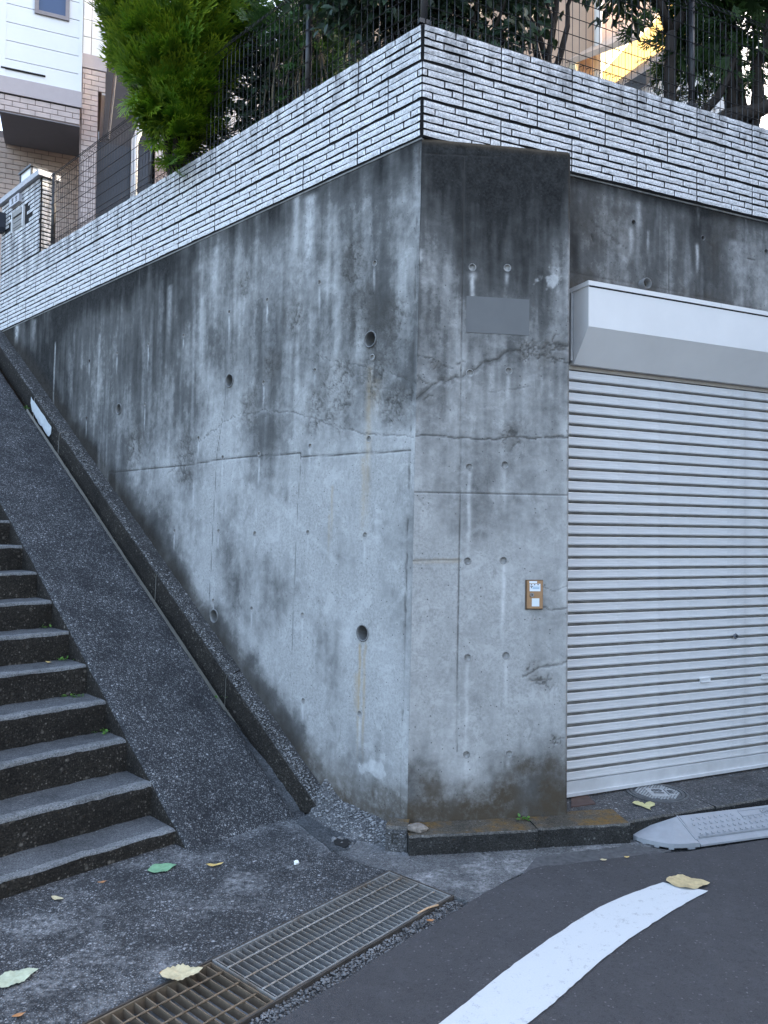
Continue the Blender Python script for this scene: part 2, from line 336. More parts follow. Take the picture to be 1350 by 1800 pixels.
def mask_L(S, Z):
    wS = S + .12 * (fbm(S * 3, Z * 3, 4, 3) - .5); wZ = Z + .16 * (fbm(S * 3 + 9, Z * 2.2, 4, 5) - .5)
    D = [(735, 300, .55), (735, 420, .30), (700, 330, .45), (690, 430, .28), (640, 330, .42), (640, 450, .30), (590, 370, .28), (545, 370, .10), (545, 450, .12), (500, 380, .50), (490, 460, .48), (440, 430, .55), (420, 520, .30),
         (385, 450, .34), (370, 520, .22), (345, 460, .42), (300, 470, .72), (280, 540, .55), (240, 500, .75), (220, 560, .55), (190, 520, .8), (170, 600, .40), (140, 560, .85), (110, 580, .8), (70, 600, .75), (90, 640, .95), (70, 640, .9), (40, 600, .35), (20, 590, .4),
         (130, 680, .45), (190, 680, .35), (150, 760, .45), (230, 640, .36), (300, 620, .50), (350, 640, .38), (260, 730, .40), (200, 780, .45), (330, 740, .26), (430, 620, .30), (480, 580, .42), (470, 660, .48), (520, 560, .36), (540, 640, .40),
         (590, 560, .38), (600, 660, .48), (640, 540, .38), (690, 560, .42), (700, 640, .36), (650, 700, .40), (700, 730, .40), (450, 770, .55, .16), (465, 750, .6, .12), (420, 760, .2), (500, 770, .22), (560, 770, .18), (650, 760, .2), (700, 780, .16),
         (250, 860, .30), (330, 860, .22), (420, 860, .20), (480, 900, .22), (560, 880, .13), (650, 870, .12), (700, 900, .10), (300, 960, .34), (380, 960, .16), (480, 990, .24), (560, 1000, .08), (650, 1000, .08), (700, 1050, .07), (420, 1060, .20), (500, 1100, .12),
         (600, 1150, .05), (690, 1150, .06), (560, 1250, .10), (650, 1250, .06), (700, 1280, .05), (600, 1330, .22), (690, 1360, .15), (620, 1420, .55), (690, 1420, .38), (560, 1360, .42)]
    d = field(wS, wZ, D, dL, nL, .30)
    st = streaks(S, Z, 9, 21, 9); st2 = streaks(S, Z, 26, 27, 12)
    up = sstep(1.7, 3.2, Z)
    blo = fbm(S * 3.1, Z * 2.4, 5, 301)
    dark = d * 1.1 + (st - .5) * (.22 + .38 * up) + (st2 - .5) * (.14 + .18 * up) + (blo - .5) * .75
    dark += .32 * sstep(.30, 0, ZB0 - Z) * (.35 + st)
    h = Z - base(S)                                    # damp rise along the kerb
    dark += (.60 * sstep(.34, .02, h + .22 * (fbm(S * 5, Z * 5, 4, 8) - .5))) * sstep(.35, 1.3, S)
    scal = np.zeros_like(S)
    for x, y, r in [(620, 460, .16), (600, 690, .26), (640, 560, .22), (690, 560, .16), (440, 716, .14), (330, 810, .22), (560, 725, .16), (700, 715, .16), (240, 780, .20), (480, 640, .12), (520, 560, .14), (430, 500, .1), (660, 660, .2)]:
        a, b = on(x, y, dL, nL); scal = np.maximum(scal, sstep(r, r * .3, np.hypot(S - a, (Z - b) * .8) + .28 * r * (fbm(S * 9, Z * 9, 3, 31) - .5) * 2))
    rid = np.abs(fbm(S * 16 + 2 * fbm(S * 6, Z * 6, 3, 60), Z * 16, 4, 61) - .5) * 2
    rid2 = np.abs(fbm(S * 38, Z * 38, 3, 66) - .5) * 2
    flake = scal * (.75 * sstep(.16, .0, rid) + .55 * sstep(.18, 0, rid2))
    crack = flake * .85
    jit = .012 * (fbm(S * 25, Z * 25, 4, 77) - .5) * 2
    def line(p, wd, amp, ragged=1.0):
        q = seg_d(S + jit * ragged, Z + jit * ragged * .8, conv(p, dL, nL)); return amp * sstep(wd, wd * .25, q)
    cold = [(300, 835), (340, 792), (370, 762), (398, 742), (420, 729), (470, 722), (510, 722), (560, 736), (600, 750), (640, 760), (730, 766)]
    for p, wd, a, rg in [(cold, .007, .6, 2.5), ([(690, 712), (712, 700), (736, 688)], .008, .9, 4), ([(560, 625), (620, 640), (690, 655), (737, 672)], .005, .6, 4),
                     ([(195, 831), (330, 818), (400, 806), (533, 796)], .006, .95, .2), ([(533, 803), (640, 797), (727, 791)], .006, .95, .2), ([(533, 796), (533, 806)], .006, .9, .2),
                     ([(399, 700), (385, 800), (373, 1080)], .0045, .7, .1), ([(534, 806), (528, 905), (520, 1190)], .0045, .55, .1), ([(265, 825), (260, 880)], .004, .4, .1),
                     ([(178, 560), (170, 660), (163, 740)], .004, .3, .1), ([(408, 440), (402, 600), (399, 700)], .004, .4, .1), ([(727, 791), (716, 1430)], .004, .3, .1)]:
        crack = np.maximum(crack, line(p, wd, a, rg))
    crack = np.maximum(crack, .8 * sstep(.014, .004, seg_d(S + jit * .5, Z, conv([(737, 250), (728, 700), (722, 1000), (718, 1300)], dL, nL)) + .008 * fbm(Z * 14, S * 0, 3, 5)) * sstep(.35, .6, fbm(Z * 11, S * 2, 3, 90)))
    light = np.zeros_like(S)
    for a, b, r in Lh[5:]: light = np.maximum(light, .75 * drip(S, Z, a, b - r, .10 + .16 * ((a * 7.3) % 1), .008, int(a * 99)))
    for (x, y, ln, wd, am) in [(545, 340, .75, .05, .95), (520, 345, .5, .03, .6), (98, 600, 1.0, .012, .95), (300, 500, .6, .03, .5), (380, 430, .7, .05, .5), (176, 585, .8, .015, .5), (735, 250, .6, .03, .35), (30, 570, .25, .05, .9), (60, 560, .3, .05, .5), (670, 880, .5, .02, .25), (345, 840, .3, .01, .6), (620, 1080, .5, .05, .18), (690, 1120, .5, .06, .15)]:
        a, b = on(x, y, dL, nL); light = np.maximum(light, am * drip(S, Z, a, b, ln, wd, int(x)) * (.45 + .9 * st2))
    light += .28 * sstep(.60, .8, st) * sstep(.9, 2.5, Z) * sstep(3.7, 3.3, Z)
    a, b = on(660, 1352, dL, nL, .03); pt = sstep(.075, .055, np.hypot((S - a) * .8 + (Z - b) * .6, (Z - b) * 1.7) + .16 * (fbm(S * 14, Z * 14, 4, 14) - .5)); light = np.maximum(light, .65 * pt)
    light += .35 * line(cold, .03, 1, 2) * sstep(.2, -.2, 0 * S)
    light += .6 * line([(480, 870), (560, 950), (600, 990)], .02, .4, .5)
    rust = np.zeros_like(S)
    for (x, y, ln, wd, am) in [(640, 1128, .75, .010, .95), (649, 1128, .75, .010, .8), (636, 1180, .3, .03, .45), (652, 640, 1.1, .022, .5), (644, 800, .55, .02, .55), (588, 850, .40, .010, .55), (583, 900, .3, .01, .45), (660, 660, .3, .05, .30)]:
        a, b = on(x, y, dL, nL, .01); rust = np.maximum(rust, am * drip(S, Z, a, b, ln, wd, int(x) + 3) * (.5 + .8 * st2))
    brown = 1.1 * sstep(.46, .06, Z + .15 * (fbm(S * 6, Z * 6, 4, 44) - .5) * 2) * sstep(1.6, .8, S) * .8
    a, b = on(660, 700, dL, nL); brown = np.maximum(brown, .18 * scal)
    brown = np.maximum(brown, .3 * sstep(.25, .05, h) * sstep(.3, 1, S))
    pit = .35 * scal + .2 * sstep(.5, .7, fbm(S * 2, Z * 2, 3, 71))
    n2 = fbm(S * 6, Z * 6, 4, 50)
    disp = .004 * (n2 - .5) - .005 * flake - .006 * np.clip(crack - flake, 0, 1) + .003 * np.sign(0) - .003 * scal * rid
    low = [(195, 831), (330, 818), (400, 806), (533, 796), (640, 797), (727, 791)]
    return np.stack([np.clip(dark, 0, 1.15), np.clip(light, 0, 1), np.clip(rust, 0, 1)], 1), np.stack([np.clip(crack, 0, 1), np.clip(brown, 0, 1), np.clip(pit, 0, 1)], 1), disp

def mask_P(S, Z):
    wS = S + .06 * (fbm(S * 5, Z * 5, 4, 103) - .5); wZ = Z + .22 * (fbm(S * 4 + 9, Z * 2.2, 4, 105) - .5)
    D = [(760, 270, .85), (850, 290, .98), (940, 290, 1.0), (990, 290, .95), (760, 340, .62), (850, 350, .92), (930, 360, .98), (990, 370, .75), (760, 420, .45), (840, 430, .75), (910, 440, .78), (990, 440, .30), (750, 500, .30), (830, 510, .58), (900, 520, .62), (980, 540, .35),
         (760, 580, .22), (860, 600, .35), (940, 580, .46), (760, 650, .26), (860, 650, .36), (950, 650, .26), (760, 720, .22), (860, 720, .15), (950, 720, .16), (770, 810, .10), (870, 800, .36), (930, 800, .42), (980, 820, .2), (770, 900, .08), (860, 870, .25), (930, 880, .18),
         (770, 1000, .07), (860, 1000, .08), (950, 980, .08), (770, 1150, .07), (860, 1150, .06), (950, 1150, .08), (770, 1300, .05), (860, 1300, .05), (960, 1300, .08), (770, 1380, .2), (870, 1390, .35), (970, 1390, .55), (760, 1440, .5), (860, 1440, .55), (970, 1430, .65)]
    d = field(wS, wZ, D, dP, nP, .19)
    st = streaks(S, Z, 13, 121, 8); st2 = streaks(S, Z, 34, 127, 12); up = sstep(1.6, 3.0, Z)
    blo = fbm(S * 4.1, Z * 3.0, 5, 302)
    dark = d * 1.15 + (st - .5) * (.18 + .5 * up) + (st2 - .5) * (.10 + .30 * up) + (blo - .5) * .40
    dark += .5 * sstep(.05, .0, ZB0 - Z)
    jit = .010 * (fbm(S * 25, Z * 25, 4, 177) - .5) * 2
    def line(p, wd, amp, ragged=1.0):
        q = seg_d(S + jit * ragged, Z + jit * ragged, conv(p, dP, nP)); return amp * sstep(wd, wd * .25, q)
    crack = np.zeros_like(S)
    main = [(733, 705), (750, 690), (770, 672), (815, 662), (842, 645), (862, 634), (900, 618), (930, 612), (1001, 606)]
    for p, wd, a, rg in [(main, .006, .85, 3.4), (main, .022, .45, 6), ([(735, 612), (755, 628), (780, 640), (812, 644)], .006, .6, 4), ([(930, 612), (955, 625), (998, 640)], .006, .6, 5), ([(732, 660), (760, 674)], .006, .7, 1),
                     ([(728, 764), (800, 770), (850, 772), (930, 769), (1000, 769)], .007, .75, 1.6), ([(727, 866), (815, 867), (999, 870)], .0045, .75, .15), ([(720, 986), (812, 984)], .006, .45, .2),
                     ([(818, 275), (816, 450), (813, 872), (811, 1321)], .0045, .8, .1), ([(925, 1186), (955, 1175), (998, 1162)], .009, .6, 3), ([(953, 1065), (970, 1073), (998, 1068)], .006, .6, 1), ([(950, 1030), (975, 1040), (998, 1030)], .004, .4, 1),
                     ([(738, 270), (880, 276)], .004, .5, .3), ([(900, 1330), (940, 1340)], .004, .3, 1), ([(860, 690), (930, 680)], .004, .35, 1)]:
        crack = np.maximum(crack, line(p, wd, a, rg))
    crack = np.maximum(crack, .9 * sstep(.010, .003, np.abs(S + .006 * (fbm(Z * 20, Z * 0, 3, 9) - .5) + .035 * (1 - Z / 3.73))) * sstep(.4, .55, fbm(Z * 10, S * 0, 3, 6)))
    scal = np.zeros_like(S)
    for x, y, r in [(950, 622, .10), (975, 612, .10), (900, 770, .10), (940, 1182, .07), (980, 1300, .05), (760, 700, .06), (770, 640, .05), (960, 1200, .07), (930, 620, .08)]:
        a, b = on(x, y, dP, nP); scal = np.maximum(scal, sstep(r, r * .3, np.hypot(S - a, (Z - b)) + .05 * (fbm(S * 9, Z * 9, 3, 131) - .5)))
    rid = np.abs(fbm(S * 22 + 2 * fbm(S * 8, Z * 8, 3, 160), Z * 22, 4, 161) - .5) * 2
    flake = scal * .8 * sstep(.16, .0, rid); crack = np.maximum(crack, flake)
    light = np.zeros_like(S)
    for i, (a, b, r) in enumerate(Ph):
        ln, am = [(.28, .9), (.10, .7), (.1, .5), (.22, .7), (.55, .8), (.3, .5), (.05, .3), (.52, 1.0), (.75, .6), (.34, .7), (.2, .5), (.08, .4)][i]
        light = np.maximum(light, am * drip(S, Z, a, b - r, ln, .010, i + 7))
        if i == 0: light = np.maximum(light, .9 * drip(S, Z, a, b - r, .07, .02, i))
    a, b = on(972, 487, dP, nP); light = np.maximum(light, sstep(.055, .035, np.hypot((S - a) * .8 - (Z - b) * .3, (Z - b) * .8) + .13 * (fbm(S * 22, Z * 22, 4, 114) - .5)) * .8)
    e = .84 - S; light = np.maximum(light, .75 * sstep(.055, .0, e + .06 * (fbm(Z * 6, S * 6, 4, 115) - .5)) * sstep(3.35, 3.0, Z) * sstep(.6, 1.2, Z) * .7)
    light = np.maximum(light, line([(735, 470), (742, 440)], .02, .6, 3))
    light += .25 * sstep(.55, .8, st) * sstep(2.6, 1.5, Z) + .12 * sstep(.5, .7, fbm(S * 4, Z * 3, 4, 142)) * sstep(2.3, 1.2, Z)
    rust = .35 * line([(720, 988), (812, 986)], .02, 1, 1)
    lowb = Z + .20 * (fbm(S * 8, Z * 8, 5, 144) - .5) * 2
    brown = .95 * sstep(.40, .08, lowb - .12 * S)
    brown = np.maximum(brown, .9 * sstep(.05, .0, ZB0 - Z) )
    brown = np.maximum(brown, .5 * sstep(.02, .0, np.abs(e)) * sstep(.35, .6, fbm(Z * 5, S, 3, 10)))
    brown = np.maximum(brown, .25 * scal)
    pit = .5 * sstep(2.0, 3.0, Z) * sstep(.4, .6, fbm(S * 5, Z * 3, 3, 150)) + .3 * scal + .4 * sstep(.5, .2, Z)
    disp = .003 * (fbm(S * 6, Z * 6, 4, 151) - .5) - .005 * np.clip(crack, 0, 1)
    disp -= .012 * sstep(.02, 0, ZB0 - Z) + .010 * sstep(.012, 0, e)
    disp += np.where(Z < on(860, 868, dP, nP)[1], .0022, 0)
    return np.stack([np.clip(dark, 0, 1.15), np.clip(light, 0, 1), np.clip(rust, 0, 1)], 1), np.stack([np.clip(crack, 0, 1), np.clip(brown, 0, 1), np.clip(pit, 0, 1)], 1), disp

def mask_R(S, Z):
    wS = S + .08 * (fbm(S * 5, Z * 5, 4, 203) - .5); wZ = Z + .12 * (fbm(S * 4 + 9, Z * 2.2, 4, 205) - .5)
    D = [(1015, 330, .85), (1015, 400, .8), (1020, 470, .75), (1050, 340, .7), (1080, 360, .6), (1060, 420, .34), (1100, 370, .55), (1120, 430, .32), (1090, 470, .5), (1150, 380, .65), (1160, 430, .6), (1170, 480, .7), (1200, 400, .68), (1200, 460, .5), (1230, 440, .5), (1255, 430, .8), (1250, 490, .7), (1290, 400, .62), (1300, 460, .2), (1320, 420, .35), (1340, 480, .2), (1350, 400, .65), (1200, 520, .6), (1290, 520, .4), (1100, 500, .7), (1420, 450, .4), (1500, 450, .5)]
    d = field(wS, wZ, D, dR, nR, .17)
    st = streaks(S, Z, 12, 221, 8); st2 = streaks(S, Z, 30, 227, 12)
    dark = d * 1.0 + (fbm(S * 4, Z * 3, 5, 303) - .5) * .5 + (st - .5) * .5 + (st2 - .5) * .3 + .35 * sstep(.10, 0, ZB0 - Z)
    jit = .010 * (fbm(S * 25, Z * 25, 4, 277) - .5) * 2
    def line(p, wd, amp, rg=1.): return amp * sstep(wd, wd * .25, seg_d(S + jit * rg, Z + jit * rg, conv(p, dR, nR)))
    crack = np.maximum(line([(1178, 352), (1178, 515)], .005, .8, .1), line([(1040, 385), (1075, 415), (1105, 435)], .006, .6, 1.5))
    crack = np.maximum(crack, line([(1005, 478), (1120, 497), (1350, 545)], .006, .5, .3))
    crack = np.maximum(crack, line([(1042, 412), (1046, 422)], .012, 1, .5)); crack = np.maximum(crack, line([(1318, 452), (1330, 456)], .008, .8, 1))
    light = np.zeros_like(S)
    for x, y, ln, wd, am in [(1125, 350, .25, .02, .8), (1112, 395, .25, .02, .8), (1228, 425, .25, .012, .9), (1300, 420, .4, .08, .5), (1142, 400, .2, .01, .5)]:
        a, b = on(x, y, dR, nR); light = np.maximum(light, am * drip(S, Z, a, b, ln, wd, x) * (.5 + .8 * st2))
    light += .35 * sstep(.6, .8, st)
    brown = .45 * sstep(.18, 0, Z - 3.05 + .1 * (fbm(S * 7, Z * 7, 4, 244) - .5)) + .2 * sstep(.5, .7, fbm(S * 3, Z * 2, 3, 246))
    z0 = np.zeros_like(S)
    disp = .003 * (fbm(S * 6, Z * 6, 4, 251) - .5) - .005 * crack - .012
    return np.stack([np.clip(dark, 0, 1), np.clip(light, 0, 1), z0], 1), np.stack([np.clip(crack, 0, 1), np.clip(brown, 0, 1), z0 + .3], 1), disp

def tie_hole(fr, a, b, n, r, parent, open_=False):
    m = MB(); k = 14
    def ring(rr, nn): return [fr(a + rr * math.cos(2 * math.pi * j / k), n + nn, b + rr * math.sin(2 * math.pi * j / k)) for j in range(k)]
    prof = [(r * 1.32, -.0015), (r * 1.18, .0012), (r * 1.02, .0008), (r * .96, -.006)] + ([(r * .94, -.05)] if open_ else [(r * .9, -.009)])
    vs = [p for q in prof for p in ring(*q)] + [fr(a, n + prof[-1][1] - (0 if open_ else .002), b)]
    fs = [(i * k + j, i * k + (j + 1) % k, (i + 1) * k + (j + 1) % k, (i + 1) * k + j) for i in range(len(prof) - 1) for j in range(k)]
    fs += [((len(prof) - 1) * k + j, (len(prof) - 1) * k + (j + 1) % k, len(prof) * k) for j in range(k)]
    m.add(vs, fs); return m.build('tie_hole', MHOLE if open_ else MPLUG, parent, True)
MPLUG = plain('tie_hole_mortar', (.27, .27, .265), .9, var=.4, sc=40, bump=.4)
MHOLE = plain('tie_hole_dark', (.12, .12, .12), .9, var=.4, sc=40)
MPVC = plain('grey_pvc_pipe', (.15, .153, .153), .55, var=.25, sc=14)
def weep(a, b, n, parent):
    m = MB(); k = 24
    def ring(rr, nn): return [LW(a + rr * math.cos(2 * math.pi * j / k), n + nn, b + rr * math.sin(2 * math.pi * j / k)) for j in range(k)]
    prof = [(.0475, -.004), (.0475, .006), (.042, .006), (.040, -.01), (.040, -.26)]
    vs = [p for q in prof for p in ring(*q)]
    fs = [(i * k + j, i * k + (j + 1) % k, (i + 1) * k + (j + 1) % k, (i + 1) * k + j) for i in range(len(prof) - 1) for j in range(k)] + [tuple(4 * k + j for j in range(k))]
    m.add(vs, fs); return m.build('weep_pipe', MPVC, parent, True)
batL = lambda Z: BAT * (1 - Z / 3.73)

rw = empty('retaining_wall', LW(2, -.1, 0))
tag(rw, 'tall stained bare concrete retaining wall with drain pipes rising beside the stairs', 'wall')
wall_grid('wall_face', LW, 0.0, 6.12, -.02, ZB0, .0085, Lh, mask_L, keep=lambda s, z: z > base(s) - .06,
          warp=lambda S, Z, D: (S + .0247 * (1 - Z / 3.73) * (1 - S / 6.1), D + batL(Z)), parent=rw)
m = MB(); m.box(LW, .02, 6.12, -.60, -.32, -.1, ZB0 - .01); m.box(LW, .02, 6.12, -.32, -.012, ZB0 - .03, ZB0 - .006); m.box(LW, 6.08, 6.12, -.6, -.006, 3.4, ZB0 - .02)
m.build('wall_core', plain('plain_concrete', (.25, .25, .25), .9), rw)
for i, (a, b, r) in enumerate(Lh):
    nn = float(batL(b)); sx = a + .0247 * (1 - b / 3.73) * (1 - a / 6.1)
    if i < 5: weep(sx, b, nn, rw)
    else: tie_hole(LW, sx, b, nn, r, rw, open_=(L_TIES[i - 5] in [(156, 634), (152, 735)]))
pier = empty('concrete_pier', PW(.4, -.1, 0))
tag(pier, 'bare concrete pier with soot-black top between the stair wall and the garage shutter', 'pier')
wall_grid('pier_face', PW, 0, .84, -.02, ZB0, .0066, Ph, mask_P, warp=lambda S, Z, D: (S - .041 * (1 - Z / 3.73) * (1 - S / .84), D + .0), parent=pier)
q = PW(.84, 0, 0); qs = float((q - C) @ dR); qn = float((q - C) @ nR)
m = MB()
pr = [PW(.84, -.009, -.02), RW(qs - .02, -.25, -.02), RW(qs - .02, -.25, ZB0), PW(.84, -.009, ZB0)]
m.add(pr, [(0, 1, 2, 3)])
m.add([PW(0, -.012, ZB0), PW(.84, -.020, ZB0 - .001), RW(qs, -.1, ZB0 - .002), RW(0.02, -.1, ZB0 - .002)], [(0, 1, 2, 3)])
m.build('pier_side', bpy.data.materials['plain_concrete'], pier)
for a, b, r in Ph:
    tie_hole(PW, a - .041 * (1 - b / 3.73) * (1 - a / .84), b, (.0022 if b < 1.75 else 0), r, pier)
lin = empty('lintel_wall', RW(2, -.1, 3))
tag(lin, 'streaked bare concrete wall strip above the garage shutter hood', 'wall')
wall_grid('lintel_face', RW, qs - .01, 4.2, 2.56, ZB0, .0095, Rh, mask_R, warp=lambda S, Z, D: (S, D), parent=lin)
for a, b, r in Rh: tie_hole(RW, a, b, -.012, r * .9, lin, True)
m = MB(); m.box(RW, qs - .01, 4.2, -.35, -.06, 2.5, ZB0 - .01); m.box(RW, qs - .01, 4.2, -.06, -.014, 2.52, 2.56); m.box(RW, qs - .01, 4.2, -.06, -.02, ZB0 - .03, ZB0 - .004); m.build('lintel_core', bpy.data.materials['plain_concrete'], lin)

# ------------------------------------------------------------------ tiled parapets
CUTS = [[.40], [.147, .55], [.25, .765], [.45, .86], [.615]]
SW = .485; CH = (ZB1 - ZB0) / 15
def tile_mesh(i, L):
    """split-faced tile, origin lower left back; x along, y out, z up"""
    rr = random.Random(i * 31 + int(L * 1000)); h = CH - .0112; nx = max(3, int(L / .045)); vs = []; fs = []
    for a in range(nx + 1):
        for b in range(3):
            e = (a in (0, nx)) or b in (0, 2)
            x = L * a / nx + (rr.uniform(-.003, .003) if 0 < a < nx else 0); z = h * b / 2 + (rr.uniform(-.0022, .0022) if b != 1 else rr.uniform(-.003, .003))
            y = .0125 + rr.uniform(-.0012, .0012) if e else .0150 + rr.uniform(-.0018, .0022)
            vs.append((x, y, z))
    for a in range(nx):
        for b in range(2): k = a * 3 + b; fs.append((k, k + 3, k + 4, k + 1))
    nb = len(vs)
    ring = [a * 3 for a in range(nx + 1)] + [nx * 3 + 1, nx * 3 + 2] + [a * 3 + 2 for a in range(nx - 1, -1, -1)] + [1]
    for k in ring: vs.append((vs[k][0], -.017, vs[k][2]))
    n = len(ring)
    for j in range(n): fs.append((ring[j], nb + j, nb + (j + 1) % n, ring[(j + 1) % n]))
    m = MB(); m.add(vs, fs); m.mi = [0 if q < 2 * nx else 1 for q in range(len(fs))]; return m
TCACHE = {}
def tiles_run(L0, L1, rows, flip=False):
    """(row, course, s0, s1) covering L0..L1"""
    out = []
    for r in rows:
        off = -SW / 2 if r % 2 else 0.0
        k0 = int(math.floor((L0 - off) / SW)) - 1
        for k in range(k0, int((L1 - off) / SW) + 2):
            for c in range(5):
                e = [0] + CUTS[c] + [1]
                for a, b in zip(e[:-1], e[1:]):
                    s0 = off + (k + a) * SW; s1 = off + (k + b) * SW
                    s0, s1 = max(s0, L0), min(s1, L1)
                    if s1 - s0 > .02: out.append((r, c, s0, s1))
    return out
def place_tiles(fr, d, n, tiles, ztop, parent, limit=300, order=None):
    ax = Vector(d).normalized(); ay = Vector(n); az = Vector((0, 0, 1))
    rot = Matrix((ax, ay, az)).transposed().to_4x4()
    neg = rot.determinant() < 0
    stuff = MB()
    for i, (r, c, s0, s1) in enumerate(tiles):
        zt = ztop - (r * 5 + c + 1) * CH - (.004 if c == 0 else 0) * 0 + .005
        if c == 0: zt -= .0040
        if c == 4: zt += .0034
        g = .0072; L = round((s1 - s0 - g) / .01) * .01; var = i % 4; key = (L, var)
        org = fr(s0 + g / 2, random.uniform(-.001, .0015), zt)
        if i < limit:
            if key not in TCACHE: TCACHE[key] = tile_mesh(var, L).mesh('brick', [MTILE, MJOINT])
            o = bpy.data.objects.new('brick', TCACHE[key]); col.objects.link(o)
            o.parent = parent; o.matrix_parent_inverse = Matrix.Translation(-Vector(parent.location))
            sc = (s1 - s0 - g) / L
            o.matrix_basis = Matrix.Translation(Vector(org)) @ rot @ Matrix.Diagonal((sc, 1, 1, 1))
        else:
            t = tile_mesh(var, s1 - s0 - g)
            k_ = len(stuff.f); stuff.add([org + np.asarray(d) * x + np.asarray(n) * y + ZU * z for x, y, z in t.v], t.f); stuff.mi[k_:] = t.mi
    if stuff.v:
        tag(stuff.build('brick_field', [MTILE, MJOINT], parent), kind='stuff')
pl = empty('tiled_parapet_wall', LW(3, -.1, ZB0)); tag(pl, 'white split-face tiled parapet band stepping back above the stained stair wall', 'parapet wall')
m = MB(); m.box(LW, .0, 6.06, -.16, .0055, ZB0, ZB1 - .006); m.build('parapet_core', MJOINT, pl)
tl = sorted(tiles_run(-.0085, 6.06, (0, 1, 2)), key=lambda q: q[2]); place_tiles(LW, dL, nL, tl, ZB1, pl, 300)
pr_ = empty('tiled_parapet_wall', RW(1.5, -.1, ZB0)); tag(pr_, 'white split-face tiled parapet band with sooty top course above the garage', 'parapet wall')
m = MB(); m.box(RW, .0, 4.2, -.16, .0055, ZB0, ZB1 - .006); m.build('parapet_core', MJOINT, pr_)
tr_ = sorted(tiles_run(-.0085, 4.2, (0, 1, 2)), key=lambda q: q[2]); place_tiles(RW, dR, nR, tr_, ZB1, pr_, 300)
# thin mortar lip under the parapet
MLIP = plain('mortar_lip', (.20, .20, .195), .9, var=.5, sc=9)
m = MB(); m.box(LW, .0, 6.06, -.03, .004, ZB0 - .010, ZB0 - .001); m.build('mortar_lip', MLIP, pl)
m = MB(); m.box(RW, qs - .02, 4.2, -.03, -.003, ZB0 - .010, ZB0 - .001); m.build('mortar_lip', MLIP, pr_)

# ------------------------------------------------------------------ gate pillar
gp = empty('gate_pillar', LW(5.5, -.1, ZB1)); tag(gp, 'white tiled gate pillar with mail slot at the far end of the parapet', 'gate pillar')
ZG = 5.10
m = MB(); m.box(LW, 5.026, 6.06, -.13, .0055, ZB1 - .004, ZG); m.build('pillar_core', MJOINT, gp)
st = MB()
def add_tiles(fr, d, n, tiles, ztop, skip=None):
    for i, (r, c, s0, s1) in enumerate(tiles):
        z = ztop - (r * 5 + c + 1) * CH + .004
        if z < ZB1 - .02 or (skip and skip(s0, s1, z)): continue
        t = tile_mesh(i % 4, s1 - s0 - .003); og = fr(s0, 0, z)
        k_ = len(st.f); st.add([og + d * x + n * y + ZU * zz for x, y, zz in t.v], t.f); st.mi[k_:] = t.mi
skip = lambda a, b, z: (b > 5.43 and a < 5.74 and 4.73 < z + .02 < 4.94)
add_tiles(LW, dL, nL, tiles_run(5.025, 6.06, (0, 1, 2, 3)), ZG, skip)
def GE(s, n, z): return LW(5.03 - n, -s, z)      # end face of the pillar
add_tiles(GE, -nL, -dL, tiles_run(0.0, .13, (0, 1, 2, 3)), ZG)
tag(st.build('brick_field', [MTILE, MJOINT], gp), kind='stuff')
m = MB(); m.box(LW, 4.99, 6.10, -.17, .05, ZG + .005, ZG + .06); m.build('cap_stone', plain('cap_granite', (.42, .42, .44), .7, var=.25, sc=60), gp)
MWHT = plain('white_enamel', (.72, .73, .74), .4, var=.05); MDK = plain('black_metal', (.022, .023, .027), .45, var=.2, spec=.5)
m = MB(); m.box(LW, 5.44, 5.73, -.06, .012, 4.72, 4.93, 0); fo = m.build('mail_slot', plain('mail_slot_steel', (.30, .29, .27), .45, metal=.6), gp)
m = MB()
for a in range(5): m.box(LW, 5.46, 5.71, .012, .018 + .003 * (a % 2), 4.735 + a * .026, 4.755 + a * .026)
m.box(LW, 5.46, 5.71, .012, .03, 4.87, 4.92, 0); m.build('slot_flap', plain('slot_flap_steel', (.20, .19, .18), .5, metal=.4), fo)
m = MB(); m.box(LW, 5.43, 5.446, -.01, .03, 4.72, 4.93); m.box(LW, 5.725, 5.74, -.01, .03, 4.72, 4.93); m.build('slot_frame', MWHT, fo)
m = MB(); m.box(LW, 5.50, 5.76, .012, .045, 4.99, 5.075); npo = m.build('name_plate', plain('name_plate_stone', (.46, .46, .50), .5), gp)
m = MB()
for cx in (5.57, 5.67):
    for (a, b, c_, d_) in [(-.028, .03, 5.05, 5.056), (-.02, .02, 5.03, 5.035), (-.004, .003, 5.008, 5.065), (-.03, -.012, 5.008, 5.014), (.012, .03, 5.008, 5.014)]:
        m.box(LW, cx + a, cx + b, .045, .048, c_, d_)
m.build('name_marks', MDK, npo)
m = MB(); m.box(LW, 5.93, 6.06, .015, .10, 4.83, 4.99); m.hexa([LW(5.95, .02, 4.79), LW(6.04, .02, 4.79), LW(6.04, .07, 4.79), LW(5.95, .07, 4.79), LW(5.93, .015, 4.83), LW(6.06, .015, 4.83), LW(6.06, .10, 4.83), LW(5.93, .10, 4.83)])
tag(m.build('intercom_box', plain('dark_blue_plastic', (.035, .04, .055), .5)), 'small dark intercom box mounted on the tiled gate pillar', 'intercom')
lamp = empty('gate_lamp', LW(5.5, -.12, ZG + .06)); tag(lamp, 'boxy gate lamp with pale panes standing on the pillar cap', 'lamp')
m = MB()
for a in (5.26, 5.54):
    for b in (-.14, .0): m.box(LW, a, a + .02, b, b + .02, ZG + .06, ZG + .19)
m.box(LW, 5.25, 5.57, -.15, .03, ZG + .185, ZG + .205); m.box(LW, 5.25, 5.57, -.15, .03, ZG + .06, ZG + .085); m.build('lamp_frame', MDK, lamp)
